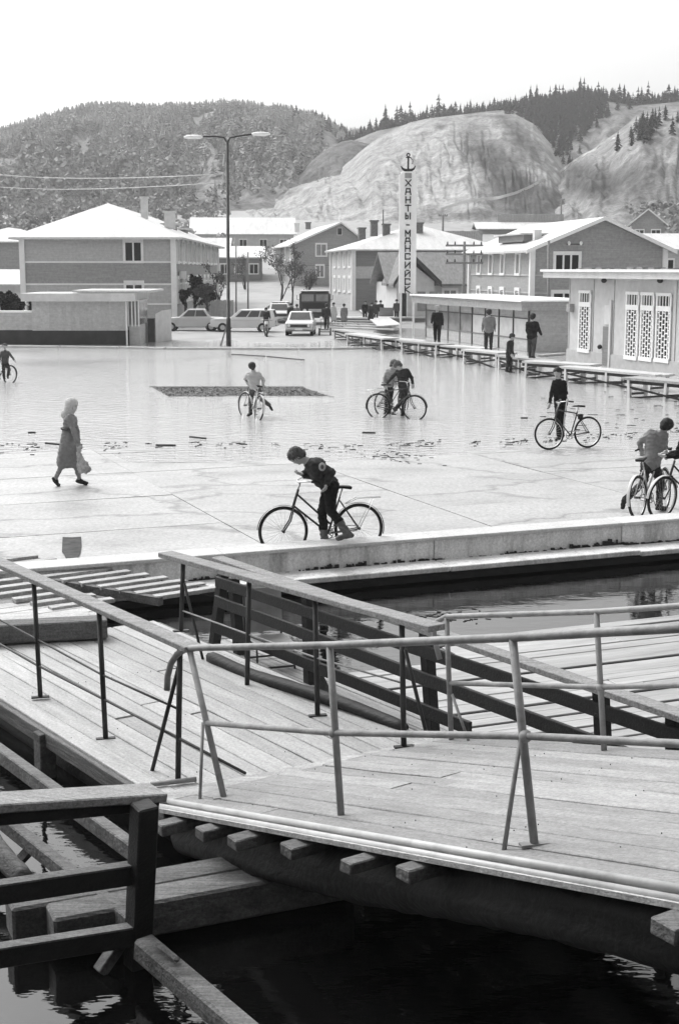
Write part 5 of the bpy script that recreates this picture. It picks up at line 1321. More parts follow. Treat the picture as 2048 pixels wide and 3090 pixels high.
# ================================================================ BICYCLES
def bicycle(label, rear, front, steer=0.0, lean=0.0, open_frame=False, m_frame=None, m_guard=None, rack=True, guards=True, bag=False, scale=1.0, wb=1.08, group='bicycles'):
    """rear, front: wheel contact points on the ground"""
    m_frame = m_frame or M_BIKE; m_guard = m_guard or M_BIKE
    rear, front = V(rear), V(front); d = (front - rear); rz = math.atan2(d.y, d.x)
    t = thing('bicycle', label, 'bicycle', rear, rz, group, lean)
    t.rotation_mode = 'ZXY' if False else 'XYZ'
    t.scale = (scale,) * 3
    RW = .345; rh = V((0, 0, RW)); fh = V((wb, 0, RW)); bb = V((.44, 0, .29)); st_ = V((.27, 0, .80)); ht = V((wb - .21, 0, .90)); hb = V((wb - .15, 0, .70))
    ax = V((ht - hb)).normalized()
    S = Matrix.Rotation(steer, 4, ax)
    def sw(p): p = V(p); return (S @ (p - hb)) + hb
    # frame
    f = MB(); r = .015
    f.tube([bb, st_], r, 8); f.tube([hb + ax * -.03, ht + ax * .03], .02, 8)
    if open_frame: f.tube([hb, bb + V((0.02, 0, .02))], r, 8); f.tube([ht - ax * .04, V((.405, 0, .42))], r, 8)
    else: f.tube([hb + ax * .02, bb], r, 8); f.tube([ht - ax * .03, st_ - V((0, 0, .03))], r, 8)
    for s in (-1, 1):
        f.tube([bb + V((0, s * .03, 0)), V((.2, s * .05, RW - .03)), rh + V((0, s * .06, 0))], .009, 6)
        f.tube([st_ + V((0, s * .02, -.05)), rh + V((0, s * .06, 0))], .008, 6)
    f.build('frame', m_frame, t)
    # fork, stem, handlebar
    g = MB()
    for s in (-1, 1): g.tube([sw(hb + V((0, s * .045, -.02))), sw(hb + V((.05, s * .055, -.2))), sw(fh + V((0, s * .055, 0)))], .011, 6)
    g.tube([sw(hb + V((0, -.05, -.01))), sw(hb + V((0, .05, -.01)))], .015, 6)
    g.build('fork', m_frame, t)
    hbz = ht + ax * .13
    hbm = MB().tube([sw(ht), sw(hbz)], .013, 8).tube([sw(hbz + V(q)) for q in ((-.20, -.29, .02), (-.08, -.26, .035), (.02, -.12, .02), (.03, 0, 0), (.02, .12, .02), (-.08, .26, .035), (-.20, .29, .02))], .011, 8)
    hn = hbm.build('handlebar', M_CHROME, t)
    for s in (-1, 1): MB().tube([sw(hbz + V((-.10, s * .266, .033))), sw(hbz + V((-.22, s * .292, .018)))], .017, 8).build('grip', M_BLACK, hn)
    # wheels
    for (c, turned) in ((rh, False), (fh, True)):
        axis = V((0, 1, 0)); up = V((0, 0, 1))
        cc = c
        if turned: axis = S.to_3x3() @ axis; cc = sw(c); cc.z = RW if False else cc.z
        w = MB().torus(cc, axis, .315, .011, 44, 6).build('wheel', M_CHROME, t)
        MB().torus(cc, axis, .330, .024, 48, 8).build('tyre', M_BLACK, w)
        sp = MB(); e1 = axis.orthogonal().normalized(); e2 = axis.cross(e1)
        for k in range(28):
            a = 2 * math.pi * k / 28; b = a + (.35 if k % 2 else -.35); s = .03 if k % 4 < 2 else -.03
            sp.tube([cc + (e1 * math.cos(b) + e2 * math.sin(b)) * .02 + axis * s, cc + (e1 * math.cos(a) + e2 * math.sin(a)) * .312], .0016, 3, cap=False)
        sp.build('spokes', M_CHROME, w, kind='stuff')
        MB().tube([cc - axis * .05, cc + axis * .05], .02, 8).build('hub', M_IRON, w)
    # mudguards
    if guards:
        for (c, a0, a1, turned) in ((rh, -15, 150, False), (fh, 20, 175, True)):
            mb = MB(); n = 22; vs = []
            for k in range(n + 1):
                a = R(a0 + (a1 - a0) * k / n)
                for (wy, rr) in ((-.026, .366), (-.016, .372), (.016, .372), (.026, .366)):
                    # angles from the forward direction, backwards over the top
                    ang = a if not turned else a
                    p = c + V((-math.cos(ang) * rr * (1 if not turned else 1), wy, math.sin(ang) * rr))
                    vs.append(sw(p) if turned else p)
            fs = [(k * 4 + j, k * 4 + j + 1, k * 4 + j + 5, k * 4 + j + 4) for k in range(n) for j in range(3)]
            mb.add(vs, fs, 0, True)
            mb.build('mudguard', m_guard, t)
    # saddle
    sd = MB(); tp = st_ + (st_ - bb).normalized() * .12
    sd.add([tp + V(p) for p in ((-.13, -.08, .035), (-.13, .08, .035), (.0, .06, .045), (.15, .02, .04), (.15, -.02, .04), (0, -.06, .045), (-.12, -.075, -.01), (-.12, .075, -.01), (.0, .05, .005), (.14, .018, .01), (.14, -.018, .01), (0, -.05, .005))],
           [(0, 1, 2, 5), (5, 2, 3, 4), (6, 11, 8, 7), (11, 10, 9, 8), (0, 6, 7, 1), (1, 7, 8, 2), (2, 8, 9, 3), (3, 9, 10, 4), (4, 10, 11, 5), (5, 11, 6, 0)])
    so = sd.build('saddle', M_BLACK, t, bevel=.012, seg=2)
    MB().tube([st_, tp], .011, 6).build('seat_post', M_CHROME, so)
    # drive
    cr = MB().torus(bb + V((0, -.045, 0)), (0, 1, 0), .085, .006, 24, 6)
    for k in range(5):
        a = 2 * math.pi * k / 5; cr.tube([bb + V((0, -.045, 0)), bb + V((math.cos(a) * .085, -.045, math.sin(a) * .085))], .007, 4)
    co = cr.build('chainring', M_IRON, t)
    for s, a in ((-1, -.9), (1, math.pi - .9)):
        q = bb + V((math.cos(a) * .165, s * .07, math.sin(a) * .165))
        MB().tube([bb + V((0, s * .06, 0)), q], .009, 6).build('crank', M_CHROME, co)
        MB().box(q + V((0, s * .05, 0)), (.09, .08, .022)).build('pedal', M_BLACK, co)
    MB().tube([bb + V((0, -.045, .085)), rh + V((0, -.045, .035))], .005, 4).tube([bb + V((0, -.045, -.085)), rh + V((0, -.045, -.035))], .005, 4).build('chain', M_IRON, t)
    if rack:
        k = MB(); z = .78
        for s in (-1, 1):
            k.tube([st_ + V((-.08, s * .03, -.1)), V((.02, s * .06, z)), V((-.30, s * .06, z)), V((-.33, 0, z))], .006, 5)
            k.tube([V((-.22, s * .06, z)), rh + V((0, s * .06, 0))], .006, 5)
        k.build('luggage_rack', M_CHROME, t)
    if bag: MB().box((.19, 0, .70), (.10, .09, .12)).build('tool_bag', M_BLACK, t, bevel=.015)
    return t
zq = lambda px, py, zc=.345, off=0.0: P(px, py, zc + off) - V((0, 0, zc))
bk_main = bicycle('dark step through bicycle with luggage rack held by the stooping boy on the quay', zq(1082, 1594), zq(829, 1605), 0.0, 0.03, True)
FL = -.065        # bed of the flooded square
rr_ = zq(1774, 1307); ff = zq(1648, 1309); ff2 = rr_ + (ff - rr_).normalized() * 1.06
bk_track = bicycle('diamond framed bicycle with a tool bag in front of the standing tracksuit boy', zq(1774, 1304), zq(1648, 1310), -.12, .05, False, M_BIKE, M_BIKEL, False, False, True, 1.0, .98)
b_near = bicycle('bicycle with pale handlebar held by the boy in the dark denim jacket', zq(1140, 1226, .345, FL), zq(1264, 1232, .345, FL), 0, -.03, False, M_BIKE, M_BIKE)
b_far = bicycle('bicycle turned away behind the two boys meeting in the flood', zq(1152, 1218, .345, FL) + V((0, .3, 0)), zq(1222, 1212, .345, FL) + V((0, .55, 0)), .2, 0, False, M_BIKE, M_BIKEL, True, False, False, .96)
pr = P(778, 1272, FL); b_ride = bicycle('bicycle with pale mudguards ridden away by the boy in the light pullover', pr, pr + V((-.42, .99, 0)), .25, .12, False, M_BIKEL, mat('pale_guard', .6, .4, .1, 5), True)
pr = P(1924, 1566, 0); b_r1 = bicycle('bicycle pushed by the running boy at the right edge', pr, pr + V((.62, .88, 0)), .1, -.06, True, M_BIKEL, mat('pale_guard', .6), False)
pf = P(2000, 1566, 0); b_r2 = bicycle('nearer bicycle with white front mudguard cut by the right edge', pf + V((.95, .42, 0)), pf, .25, 0, True, M_BIKE, mat('pale_guard', .6), False)
pk = P(28, 1158, FL); b_kid = bicycle('small bicycle ridden towards the camera by the child at the left edge', pk + V((-.7, .75, 0)), pk + V((.03, 0, 0)), .3, 0, False, M_BIKE, M_BIKE, False, True, False, .95)

# ================================================================ VEHICLES
def car(label, loc, rz, m, wagon=False, group='parked cars', L=4.1, W_=1.6, parts=True):
    """local x forward, origin under the middle"""
    t = thing('car', label, 'car', loc, rz, group); h = L / 2
    body = [(-h, .36), (-h + .02, .80), (-h + .08, .86), (-h + .85, .89), (h - 1.25, .89), (h - .1, .82), (h, .74), (h, .36), (h - .42, .28), (-h + .4, .28)]
    if wagon: body = [(-h, .36), (-h + .02, .84), (-h + .06, .88), (-h + .85, .89), (h - 1.25, .89), (h - .1, .82), (h, .74), (h, .36), (h - .42, .28), (-h + .4, .28)]
    arch = [(h - .78, .31), (-h + .80, .31)]
    MB().prism([(x, -W_ / 2, z) for x, z in body], (0, W_, 0)).build('body', m, t, bevel=.05, seg=2)
    x0, x1, x2, x3 = ((-h + .03, -h + .18, h - 1.85, h - 1.22) if wagon else (-h + .78, -h + 1.25, h - 1.85, h - 1.22))
    zt = 1.40; w0, w1 = W_ / 2 - .03, W_ / 2 - .17
    vs = [(x0, -w0, .87), (x3, -w0, .87), (x3, w0, .87), (x0, w0, .87), (x1, -w1, zt), (x2, -w1, zt), (x2, w1, zt), (x1, w1, zt)]
    MB().add(vs, [(3, 2, 1, 0), (4, 5, 6, 7), (0, 1, 5, 4), (1, 2, 6, 5), (2, 3, 7, 6), (3, 0, 4, 7)]).build('cabin', m, t, bevel=.04, seg=2)
    def face(a, b, c, d, u0, u1, v0, v1, out, name):
        a, b, c, d = V(a), V(b), V(c), V(d)
        q = lambda u, v: (a.lerp(b, u)).lerp(d.lerp(c, u), v)
        n = (b - a).cross(d - a).normalized() * out
        pts = [q(u0, v0) + n, q(u1, v0) + n, q(u1, v1) + n, q(u0, v1) + n]; MB().prism(pts, n * .15).build(name, mat('car_glass', .07, .1, .3, 2, spec=.5), t)
    nw = 3 if wagon else 2
    for s in (0, 1):
        A4 = (vs[0], vs[1], vs[5], vs[4]) if s == 0 else (vs[2], vs[3], vs[7], vs[6])
        for k in range(nw):
            u0, u1 = .08 + k * .84 / nw + .01, .08 + (k + 1) * .84 / nw - .02
            if s == 1: u0, u1 = 1 - u1, 1 - u0
            face(*A4, u0, u1, .14, .86, .012, 'side_window')
    face(vs[1], vs[2], vs[6], vs[5], .08, .92, .12, .9, .012, 'windscreen'); face(vs[3], vs[0], vs[4], vs[7], .08, .92, .12, .9, .012, 'rear_window')
    for (ax_, nm) in arch and ((h - .78, 0), (-h + .8, 1)):
        for s in (-1, 1):
            MB().torus((ax_, s * (W_ / 2 - .005), .33), (0, 1, 0), .335, .03, 20, 6, 0, math.pi, ref=(1, 0, 0)).build('wheel_arch', M_TRUCK, t)
            w = MB().tube([(ax_, s * (W_ / 2 - .17), .29), (ax_, s * (W_ / 2 + .012), .29)], .29, 20).build('wheel', M_BLACK, t)
            MB().tube([(ax_, s * (W_ / 2 + .013), .29), (ax_, s * (W_ / 2 + .03), .29)], .16, 14).build('hub_cap', M_CHROME, w)
    for xx, s in ((h + .06, 1), (-h - .06, -1)): MB().box((xx, 0, .44), (.10, W_ - .05, .11)).build('bumper', M_CHROME, t, bevel=.02)
    MB().box((h + .006, 0, .62), (.02, W_ - .25, .17)).build('grille', M_TRUCK, t)
    for s in (-1, 1):
        MB().tube([(h + .01, s * (W_ / 2 - .22), .63), (h + .03, s * (W_ / 2 - .22), .63)], .085, 12).build('headlight', M_WHITE, t)
        MB().box((-h - .006, s * (W_ / 2 - .2), .66), (.02, .2, .12)).build('tail_light', M_WDARK, t)
        MB().box((0, s * (W_ / 2 + .004), .72), (L - .5, .012, .02)).build('side_trim', M_CHROME, t)
    MB().box((h + .115, 0, .42), (.01, .45, .1)).build('number_plate', M_WHITE, t)
    return t
c = P(580, 999, .0); car('grey saloon car parked side on beside the upright concrete panel', (c.x, c.y, .02), math.pi + R(2), M_CAR)
c = P(735, 1003, .0); car('pale estate car parked behind the lamp post', (c.x, c.y + .8, .02), math.pi - R(4), M_CARW, True)
c = P(905, 1016, .0); car('white saloon car facing the camera at the kerb', (c.x, c.y + 2, .02), -math.pi / 2 - R(2), M_CARW)
c = P(832, 985, .0); car('white car half hidden behind the motorcyclist', (c.x, c.y + 6, .04), -math.pi / 2 + R(4), M_CARW)
c = PD(835, 950, 108); car('white car farther back on the street left of the truck', (c.x, 108, .12), R(170), M_CARW)
# truck
c = PD(950, 962, 100)
tk = thing('truck', 'dark cab over truck facing the camera in the street', 'truck', (c.x, 100, .08), -math.pi / 2 + R(1))
MB().prism([(0, -1.0, .62), (0.12, -1.0, 1.55), (.02, -1.0, 2.25), (-1.5, -1.0, 2.3), (-1.6, -1.0, .62)], (0, 2.0, 0)).build('cab', M_TRUCK, tk, bevel=.06)
MB().box((-.75, 0, 2.34), (1.7, 2.02, .07)).build('cab_roof', M_CARW, tk, bevel=.02)
for s in (-1, 1):
    MB().prism([(.115, s * .5 - .42, 1.62), (.115, s * .5 + .42, 1.62), (.05, s * .5 + .42, 2.1), (.05, s * .5 - .42, 2.1)], (.02, 0, 0)).build('windscreen', M_PALEG, tk)
    MB().tube([(.07, s * .72, .98), (.13, s * .72, .98)], .12, 14).build('headlight', M_WHITE, tk)
    for x in (-.75, -3.6):
        MB().tube([(x, s * .72, .45), (x, s * 1.0, .45)], .46, 18).build('wheel', M_BLACK, tk)
    MB().tube([(.0, s * 1.0, 1.7), (.15, s * 1.25, 1.75), (.15, s * 1.25, 2.05)], .02, 5).build('mirror_arm', M_IRON, tk)
MB().box((.1, 0, .98), (.05, .9, .22)).build('grille', M_WLIGHT, tk)
for k in range(5): MB().box((.115, 0, 1.18 + k * .07), (.02, 1.7, .025)).build('slat', M_IRON, tk)
MB().box((.22, 0, .66), (.14, 2.1, .2)).build('bumper', M_TRUCK, tk, bevel=.02)
MB().box((-3.3, 0, 1.5), (3.2, 2.2, 1.2)).build('cargo_bed', M_TRUCK, tk)
MB().box((-2, 0, .55), (4.4, .7, .16)).build('chassis', M_IRON, tk)
# motorcycle
c = P(803, 1016, 0)
mc = thing('motorcycle', 'motorcycle ridden past the estate car', 'motorcycle', (c.x, c.y, -.02), -math.pi / 2 + R(6))
for x in (.66, -.66):
    w = MB().torus((x, 0, .31), (0, 1, 0), .265, .05, 24, 8).build('wheel', M_BLACK, mc); MB().tube([(x, -.06, .31), (x, .06, .31)], .07, 10).build('hub', M_CHROME, w)
MB().ball((.1, 0, .78), (.3, .14, .14), 12, 8).build('fuel_tank', M_TRUCK, mc); MB().box((-.4, 0, .76), (.6, .24, .1)).build('seat', M_BLACK, mc, bevel=.04)
MB().box((.05, 0, .42), (.42, .3, .3)).build('engine', M_IRON, mc, bevel=.04)
for s in (-1, 1): MB().tube([(.66, s * .08, .31), (.45, s * .08, .95)], .022, 6).build('fork', M_CHROME, mc); MB().tube([(-.3, s * .16, .34), (-.95, s * .18, .36)], .04, 8).build('exhaust', M_CHROME, mc)
MB().tube([(.3, -.36, .98), (.45, -.2, 1.02), (.45, .2, 1.02), (.3, .36, .98)], .015, 6).build('handlebar', M_CHROME, mc)
MB().tube([(.52, 0, .86), (.64, 0, .86)], .09, 12).build('headlight', M_WHITE, mc)
MB().torus((.66, 0, .31), (0, 1, 0), .34, .02, 14, 5, -.3, 2.2, ref=(-1, 0, 0)).build('mudguard', M_TRUCK, mc)
# handcart
c = P(980, 1013, 0)
hc = thing('handcart', 'two wheeled handcart beside the white saloon car', 'cart', (c.x, c.y, 0), R(4))
for s in (-1, 1):
    w = MB().torus((s * .33, 0, .24), (1, 0, 0), .2, .045, 22, 8).build('wheel', M_BLACK, hc); MB().tube([(s * .33 - .04, 0, .24), (s * .33 + .04, 0, .24)], .13, 10).build('hub', M_CARW, w)
MB().tube([(-.33, 0, .24), (.33, 0, .24)], .03, 8).build('axle', M_IRON, hc)
MB().box((0, .2, .36), (.5, .8, .06)).build('platform', M_BEAM, hc); MB().tube([(-.2, .5, .38), (-.2, 1.2, .95)], .02, 6).tube([(.2, .5, .38), (.2, 1.2, .95)], .02, 6).tube([(-.2, 1.2, .95), (.2, 1.2, .95)], .02, 6).build('handle', M_IRON, hc)
# ================================================================ PEOPLE: one continuous body surface grown from tapered limbs
def surface_nets(F_, org, h):
    """closed surface of a sampled distance field (numpy surface nets)"""
    nx, ny, nz = F_.shape; ins = F_ < 0
    c = [ins[i:nx - 1 + i, j:ny - 1 + j, k:nz - 1 + k] for i in (0, 1) for j in (0, 1) for k in (0, 1)]
    s = sum(x.astype(np.int8) for x in c); act = (s > 0) & (s < 8)
    idx = -np.ones(act.shape, int); ii = np.argwhere(act); idx[act] = np.arange(len(ii))
    acc = np.zeros((len(ii), 3)); cnt = np.zeros(len(ii))
    cor = [(i, j, k) for i in (0, 1) for j in (0, 1) for k in (0, 1)]
    val = np.stack([F_[ii[:, 0] + i, ii[:, 1] + j, ii[:, 2] + k] for i, j, k in cor], 1)
    for a in range(8):
        for b in range(a + 1, 8):
            if sum(abs(cor[a][q] - cor[b][q]) for q in range(3)) != 1: continue
            va, vb = val[:, a], val[:, b]; m = (va < 0) != (vb < 0); t = np.where(m, va / np.where(va - vb == 0, 1, va - vb), 0)
            p = np.array(cor[a])[None] + t[:, None] * (np.array(cor[b]) - np.array(cor[a]))[None]
            acc += p * m[:, None]; cnt += m
    vs = (ii + acc / np.maximum(cnt, 1)[:, None]) * h + org
    fs = []
    for ax in range(3):
        sl0 = [slice(None)] * 3; sl1 = [slice(None)] * 3; sl0[ax] = slice(0, -1); sl1[ax] = slice(1, None)
        e = ins[tuple(sl0)] != ins[tuple(sl1)]; q = np.argwhere(e)
        o1, o2 = [(1, 2), (2, 0), (0, 1)][ax]
        ok = (q[:, o1] > 0) & (q[:, o2] > 0) & (q[:, o1] < F_.shape[o1] - 1) & (q[:, o2] < F_.shape[o2] - 1); q = q[ok]
        d1 = np.zeros(3, int); d1[o1] = 1; d2 = np.zeros(3, int); d2[o2] = 1
        g = lambda r: idx[r[:, 0], r[:, 1], r[:, 2]]
        quad = np.stack([g(q), g(q - d1), g(q - d1 - d2), g(q - d2)], 1)
        flip = ins[q[:, 0], q[:, 1], q[:, 2]]; quad[~flip] = quad[~flip][:, ::-1]
        fs.append(quad)
    return vs, np.concatenate(fs)
def blob_mesh(name, caps, mats, h, k=.02, wrinkle=0.0, wscale=.09):
    """caps: (a, b, ra, rb, material index[, flat axis])"""
    A = np.array([c[0] for c in caps], float); B = np.array([c[1] for c in caps], float); ra = np.array([c[2] for c in caps]); rb = np.array([c[3] for c in caps])
    lo = np.minimum((A - ra[:, None]).min(0), (B - rb[:, None]).min(0)) - 3 * h; hi = np.maximum((A + ra[:, None]).max(0), (B + rb[:, None]).max(0)) + 3 * h
    n = np.ceil((hi - lo) / h).astype(int) + 1
    gx, gy, gz = [lo[i] + h * np.arange(n[i]) for i in range(3)]
    F_ = np.full(tuple(n), 1.0)
    for a, b, r0, r1 in zip(A, B, ra, rb):
        m = max(r0, r1) + 4 * k + 2 * h; l0 = np.minimum(a, b) - m; h0 = np.maximum(a, b) + m
        s = [slice(max(0, int((l0[i] - lo[i]) / h)), min(n[i], int((h0[i] - lo[i]) / h) + 2)) for i in range(3)]
        X_, Y_, Z_ = np.meshgrid(gx[s[0]], gy[s[1]], gz[s[2]], indexing='ij'); pnt = np.stack([X_, Y_, Z_], -1)
        d = b - a; L2 = max(d @ d, 1e-9); t = np.clip(((pnt - a) @ d) / L2, 0, 1)
        dist = np.linalg.norm(pnt - a - t[..., None] * d, axis=-1) - (r0 + (r1 - r0) * t)
        f = F_[tuple(s)]; hh = np.clip(.5 + .5 * (f - dist) / k, 0, 1); F_[tuple(s)] = f * (1 - hh) + dist * hh - k * hh * (1 - hh)
    vs, fs = surface_nets(F_, lo, h)
    if wrinkle:
        nrm = np.zeros_like(vs); q = vs[fs]; fn = np.cross(q[:, 2] - q[:, 0], q[:, 3] - q[:, 1])
        for c_ in range(4): np.add.at(nrm, fs[:, c_], fn)
        nrm /= np.linalg.norm(nrm, axis=1)[:, None] + 1e-9
        x_, y_, z_ = (vs * (1.0 / wscale)).T
        ww = np.sin(x_ * 2.1 + z_ * 5.3 + 2 * np.sin(y_ * 2.3 + z_ * 1.1)) + .7 * np.sin(z_ * 9.1 - x_ * 4.2 + 1.7 * np.sin(x_ * 3.1 + 1)) + .6 * np.sin(y_ * 6.3 + z_ * 3.7 + x_ * 5.1)
        vs = vs + nrm * (wrinkle * ww)[:, None]
    me = bpy.data.meshes.new(name); me.from_pydata(vs.tolist(), [], fs.tolist())
    cen = vs[fs].mean(1); best = np.full(len(cen), 9.0); mi = np.zeros(len(cen), int)
    for c in caps:
        a, b = np.array(c[0], float), np.array(c[1], float); d = b - a; L2 = max(d @ d, 1e-9); t = np.clip(((cen - a) @ d) / L2, 0, 1)
        dist = np.linalg.norm(cen - a - t[:, None] * d, axis=1) - (c[2] + (c[3] - c[2]) * t); m = dist < best; best[m] = dist[m]; mi[m] = c[4]
    me.polygons.foreach_set('material_index', mi.astype(np.int32)); me.polygons.foreach_set('use_smooth', np.ones(len(fs), bool)); me.update()
    for m in mats: me.materials.append(m)
    return me
def hand(caps, w, dir_, side, mi, s=1.0, curl=.6):
    """palm and five fingers; w wrist, dir_ pointing direction, side = thumb side"""
    d = V(dir_).normalized(); sd = V(side); sd = (sd - d * sd.dot(d)).normalized(); nrm = d.cross(sd).normalized(); w = V(w)
    p1 = w + d * .075 * s
    for o in (-.022, 0, .022): caps.append((w + sd * o * .6 * s, p1 + sd * o * s, .019 * s, .017 * s, mi))
    for o, L_ in ((.030, .068), (.010, .076), (-.010, .071), (-.029, .056)):
        b = p1 + sd * o * s; q = b + (d * math.cos(curl * .5) + nrm * math.sin(curl * .5)) * L_ * .5 * s; e = q + (d * math.cos(curl * 1.6) + nrm * math.sin(curl * 1.6)) * L_ * .5 * s
        caps.append((b, q, .0095 * s, .009 * s, mi)); caps.append((q, e, .009 * s, .0075 * s, mi))
    th = w + d * .025 * s + sd * .03 * s; t1 = th + (d * .6 + sd * .75) * .035 * s; t2 = t1 + (d * .9 + sd * .1 + nrm * .4).normalized() * .032 * s
    caps.append((th, t1, .012 * s, .011 * s, mi)); caps.append((t1, t2, .010 * s, .009 * s, mi))
def person(label, J, S=1.0, top=None, leg=None, shoe=None, hair=None, h=.016, look=(0, -1, 0), hairlen=.0, cap=None, skirt=None, sole=True, boots=0.0, group='people on the square', hands=True, coat=0.0, fat=1.0, ground=None):
    """J: joints in world space. S: body size (1 = 1.55 m tall)."""
    top = top or M_CDARK; leg = leg or M_CDARK; shoe = shoe or M_SHOE; hair = hair or M_HAIRD
    mats = [M_SKIN, top, leg, shoe]; SK, TP, LG, SH = 0, 1, 2, 3
    j = {k: V(v) for k, v in J.items()}
    base = V(ground) if ground is not None else V((j['pel'].x, j['pel'].y, min(j['anL'].z, j['anR'].z) - .06))
    t = thing('person', label, 'person', base, 0, group)
    for k in j: j[k] = j[k] - base
    caps = []
    C = lambda a, b, r0, r1, m: caps.append((V(a), V(b), r0 * S, r1 * S, m))
    hd = j['head']; lk = V(look).normalized(); nk = j['neck']; up = (hd - nk).normalized()
    rt = lk.cross(up).normalized(); fw = up.cross(rt).normalized()
    # head: skull, jaw, nose, ears, neck
    C(hd + up * .025 * S - fw * .015 * S, hd + up * .02 * S + fw * .02 * S, .088, .084, SK)
    C(hd + fw * .03 * S, hd - up * .075 * S + fw * .055 * S, .075, .045, SK)
    C(hd + fw * .085 * S + up * .015 * S, hd + fw * .108 * S - up * .022 * S, .009, .014, SK)
    for s in (-1, 1): C(hd + rt * s * .084 * S + up * .012 * S, hd + rt * s * .086 * S - up * .022 * S, .014, .011, SK)
    C(hd - up * .06 * S, nk - up * .02 * S, .050, .055, SK)
    ch = j['neck'].lerp(j['pel'], .22); wa = j['neck'].lerp(j['pel'], .66); bd = (j['neck'] - j['pel']).normalized()
    sL, sR = j['shL'], j['shR']; ac = (sR - sL)
    C(sL.lerp(sR, .1) + bd * -.01 * S, sL.lerp(sR, .9), .062 * fat, .062 * fat, TP)
    C(nk - bd * .02 * S, nk - bd * .05 * S, .06, .07, TP)
    hpL, hpR = j['hipL'], j['hipR']
    for f0 in (.16, .5, .84):
        C(sL.lerp(sR, f0) - bd * .06 * S, hpL.lerp(hpR, f0) + bd * .16 * S, .105 * fat, .10 * fat, TP)
        C(hpL.lerp(hpR, f0) + bd * .18 * S, hpL.lerp(hpR, f0) + bd * .02 * S, .098 * fat, .108 * fat, TP)
    for f0 in (.1, .9): C(hpL.lerp(hpR, f0) + bd * .0, hpL.lerp(hpR, f0) - bd * .05 * S, .095, .09, LG)
    for q in 'LR':
        sh, el, ha = j['sh' + q], j['el' + q], j['ha' + q]
        C(sh, el, .058 * fat, .048 * fat, TP); wr = el.lerp(ha, .93); C(el, wr, .048 * fat, .038 * fat, TP); C(el.lerp(ha, .9), ha, .026, .025, SK)
        if hands: hand(caps, ha, (ha - el), j.get('th' + q, j['head'] - ha) if ('th' + q) in j else (fw + up * .3), SK, S)
        else: C(ha, ha + (ha - el).normalized() * .08 * S, .034, .025, SK)
        hp, kn, an, to = j['hip' + q], j['kn' + q], j['an' + q], j['to' + q]
        C(hp, kn, .088 * fat, .066, LG)
        if boots: 
            md = kn.lerp(an, 1 - boots); C(kn, md, .066, .064, LG); C(md, an, .062, .056, SH)
        elif skirt: C(kn, an, .05, .036, LG)
        else: C(kn, an, .066, .052, LG)
        he = an - (to - an).normalized() * .04 * S - V((0, 0, .03 * S))
        C(an - V((0, 0, .01)), he, .042, .036, SH); C(he, to, .036, .032, SH); C(an, to, .04, .03, SH)
    if skirt:
        hem = skirt; mid = (hpL + hpR) / 2
        for f0 in (0, .33, .66, 1):
            C(hpL.lerp(hpR, f0) + bd * .05, j['knL'].lerp(j['knR'], f0) - V((0, 0, hem)), .115, .115, TP)
    me = blob_mesh('body', caps, mats, h, .022 * S, .0042 * S, .085)
    link('body', me, None, t)
    # hair / hat
    hc_ = []
    H2 = lambda a, b, r0, r1: hc_.append((V(a), V(b), r0 * S, r1 * S, 0))
    H2(hd + up * .04 * S - fw * .02 * S, hd + up * .045 * S + fw * .018 * S, .094, .09)
    H2(hd - fw * .035 * S + up * .02 * S, hd - fw * .05 * S - up * (.03 + hairlen) * S, .085, .065)
    for s in (-1, 1): H2(hd + up * .04 * S + rt * s * .035 * S, hd + rt * s * .05 * S - fw * .02 * S - up * hairlen * S, .07, .05)
    if cap == 'flat':
        H2(hd + up * .085 * S - rt * .04 * S, hd + up * .085 * S + rt * .04 * S, .075, .075); H2(hd + up * .06 * S + fw * .08 * S - rt * .04 * S, hd + up * .06 * S + fw * .08 * S + rt * .04 * S, .03, .03)
    if cap == 'scarf':
        H2(hd - up * .06 * S - fw * .02 * S, nk - fw * .02 * S, .085, .09); H2(nk, nk - fw * .05 * S - up * .06 * S, .08, .09); H2(hd - up * .07 * S + fw * .04 * S, hd - up * .08 * S, .06, .06)
    link('hair' if not cap else ('cap' if cap == 'flat' else 'headscarf'), blob_mesh('hair', hc_, [hair], max(.009, h * .8), .02 * S, .005, .022), None, t)
    # eyes, brows and mouth
    fm = MB()
    for s in (-1, 1):
        e = hd + fw * .088 * S + rt * s * .034 * S + up * .012 * S
        MB().ball(e, .011 * S, 8, 6).build('eye', M_GLASS, t)
        MB().tube([e + up * .022 * S - rt * .016 * S, e + up * .024 * S + rt * .016 * S], .005 * S, 5).build('eyebrow', hair if not cap else M_HAIRM, t)
    MB().tube([hd + fw * .096 * S - up * .062 * S - rt * .02 * S, hd + fw * .1 * S - up * .062 * S, hd + fw * .096 * S - up * .062 * S + rt * .02 * S], .006 * S, 5).build('mouth', M_CMID, t)
    if coat:
        pass
    return t
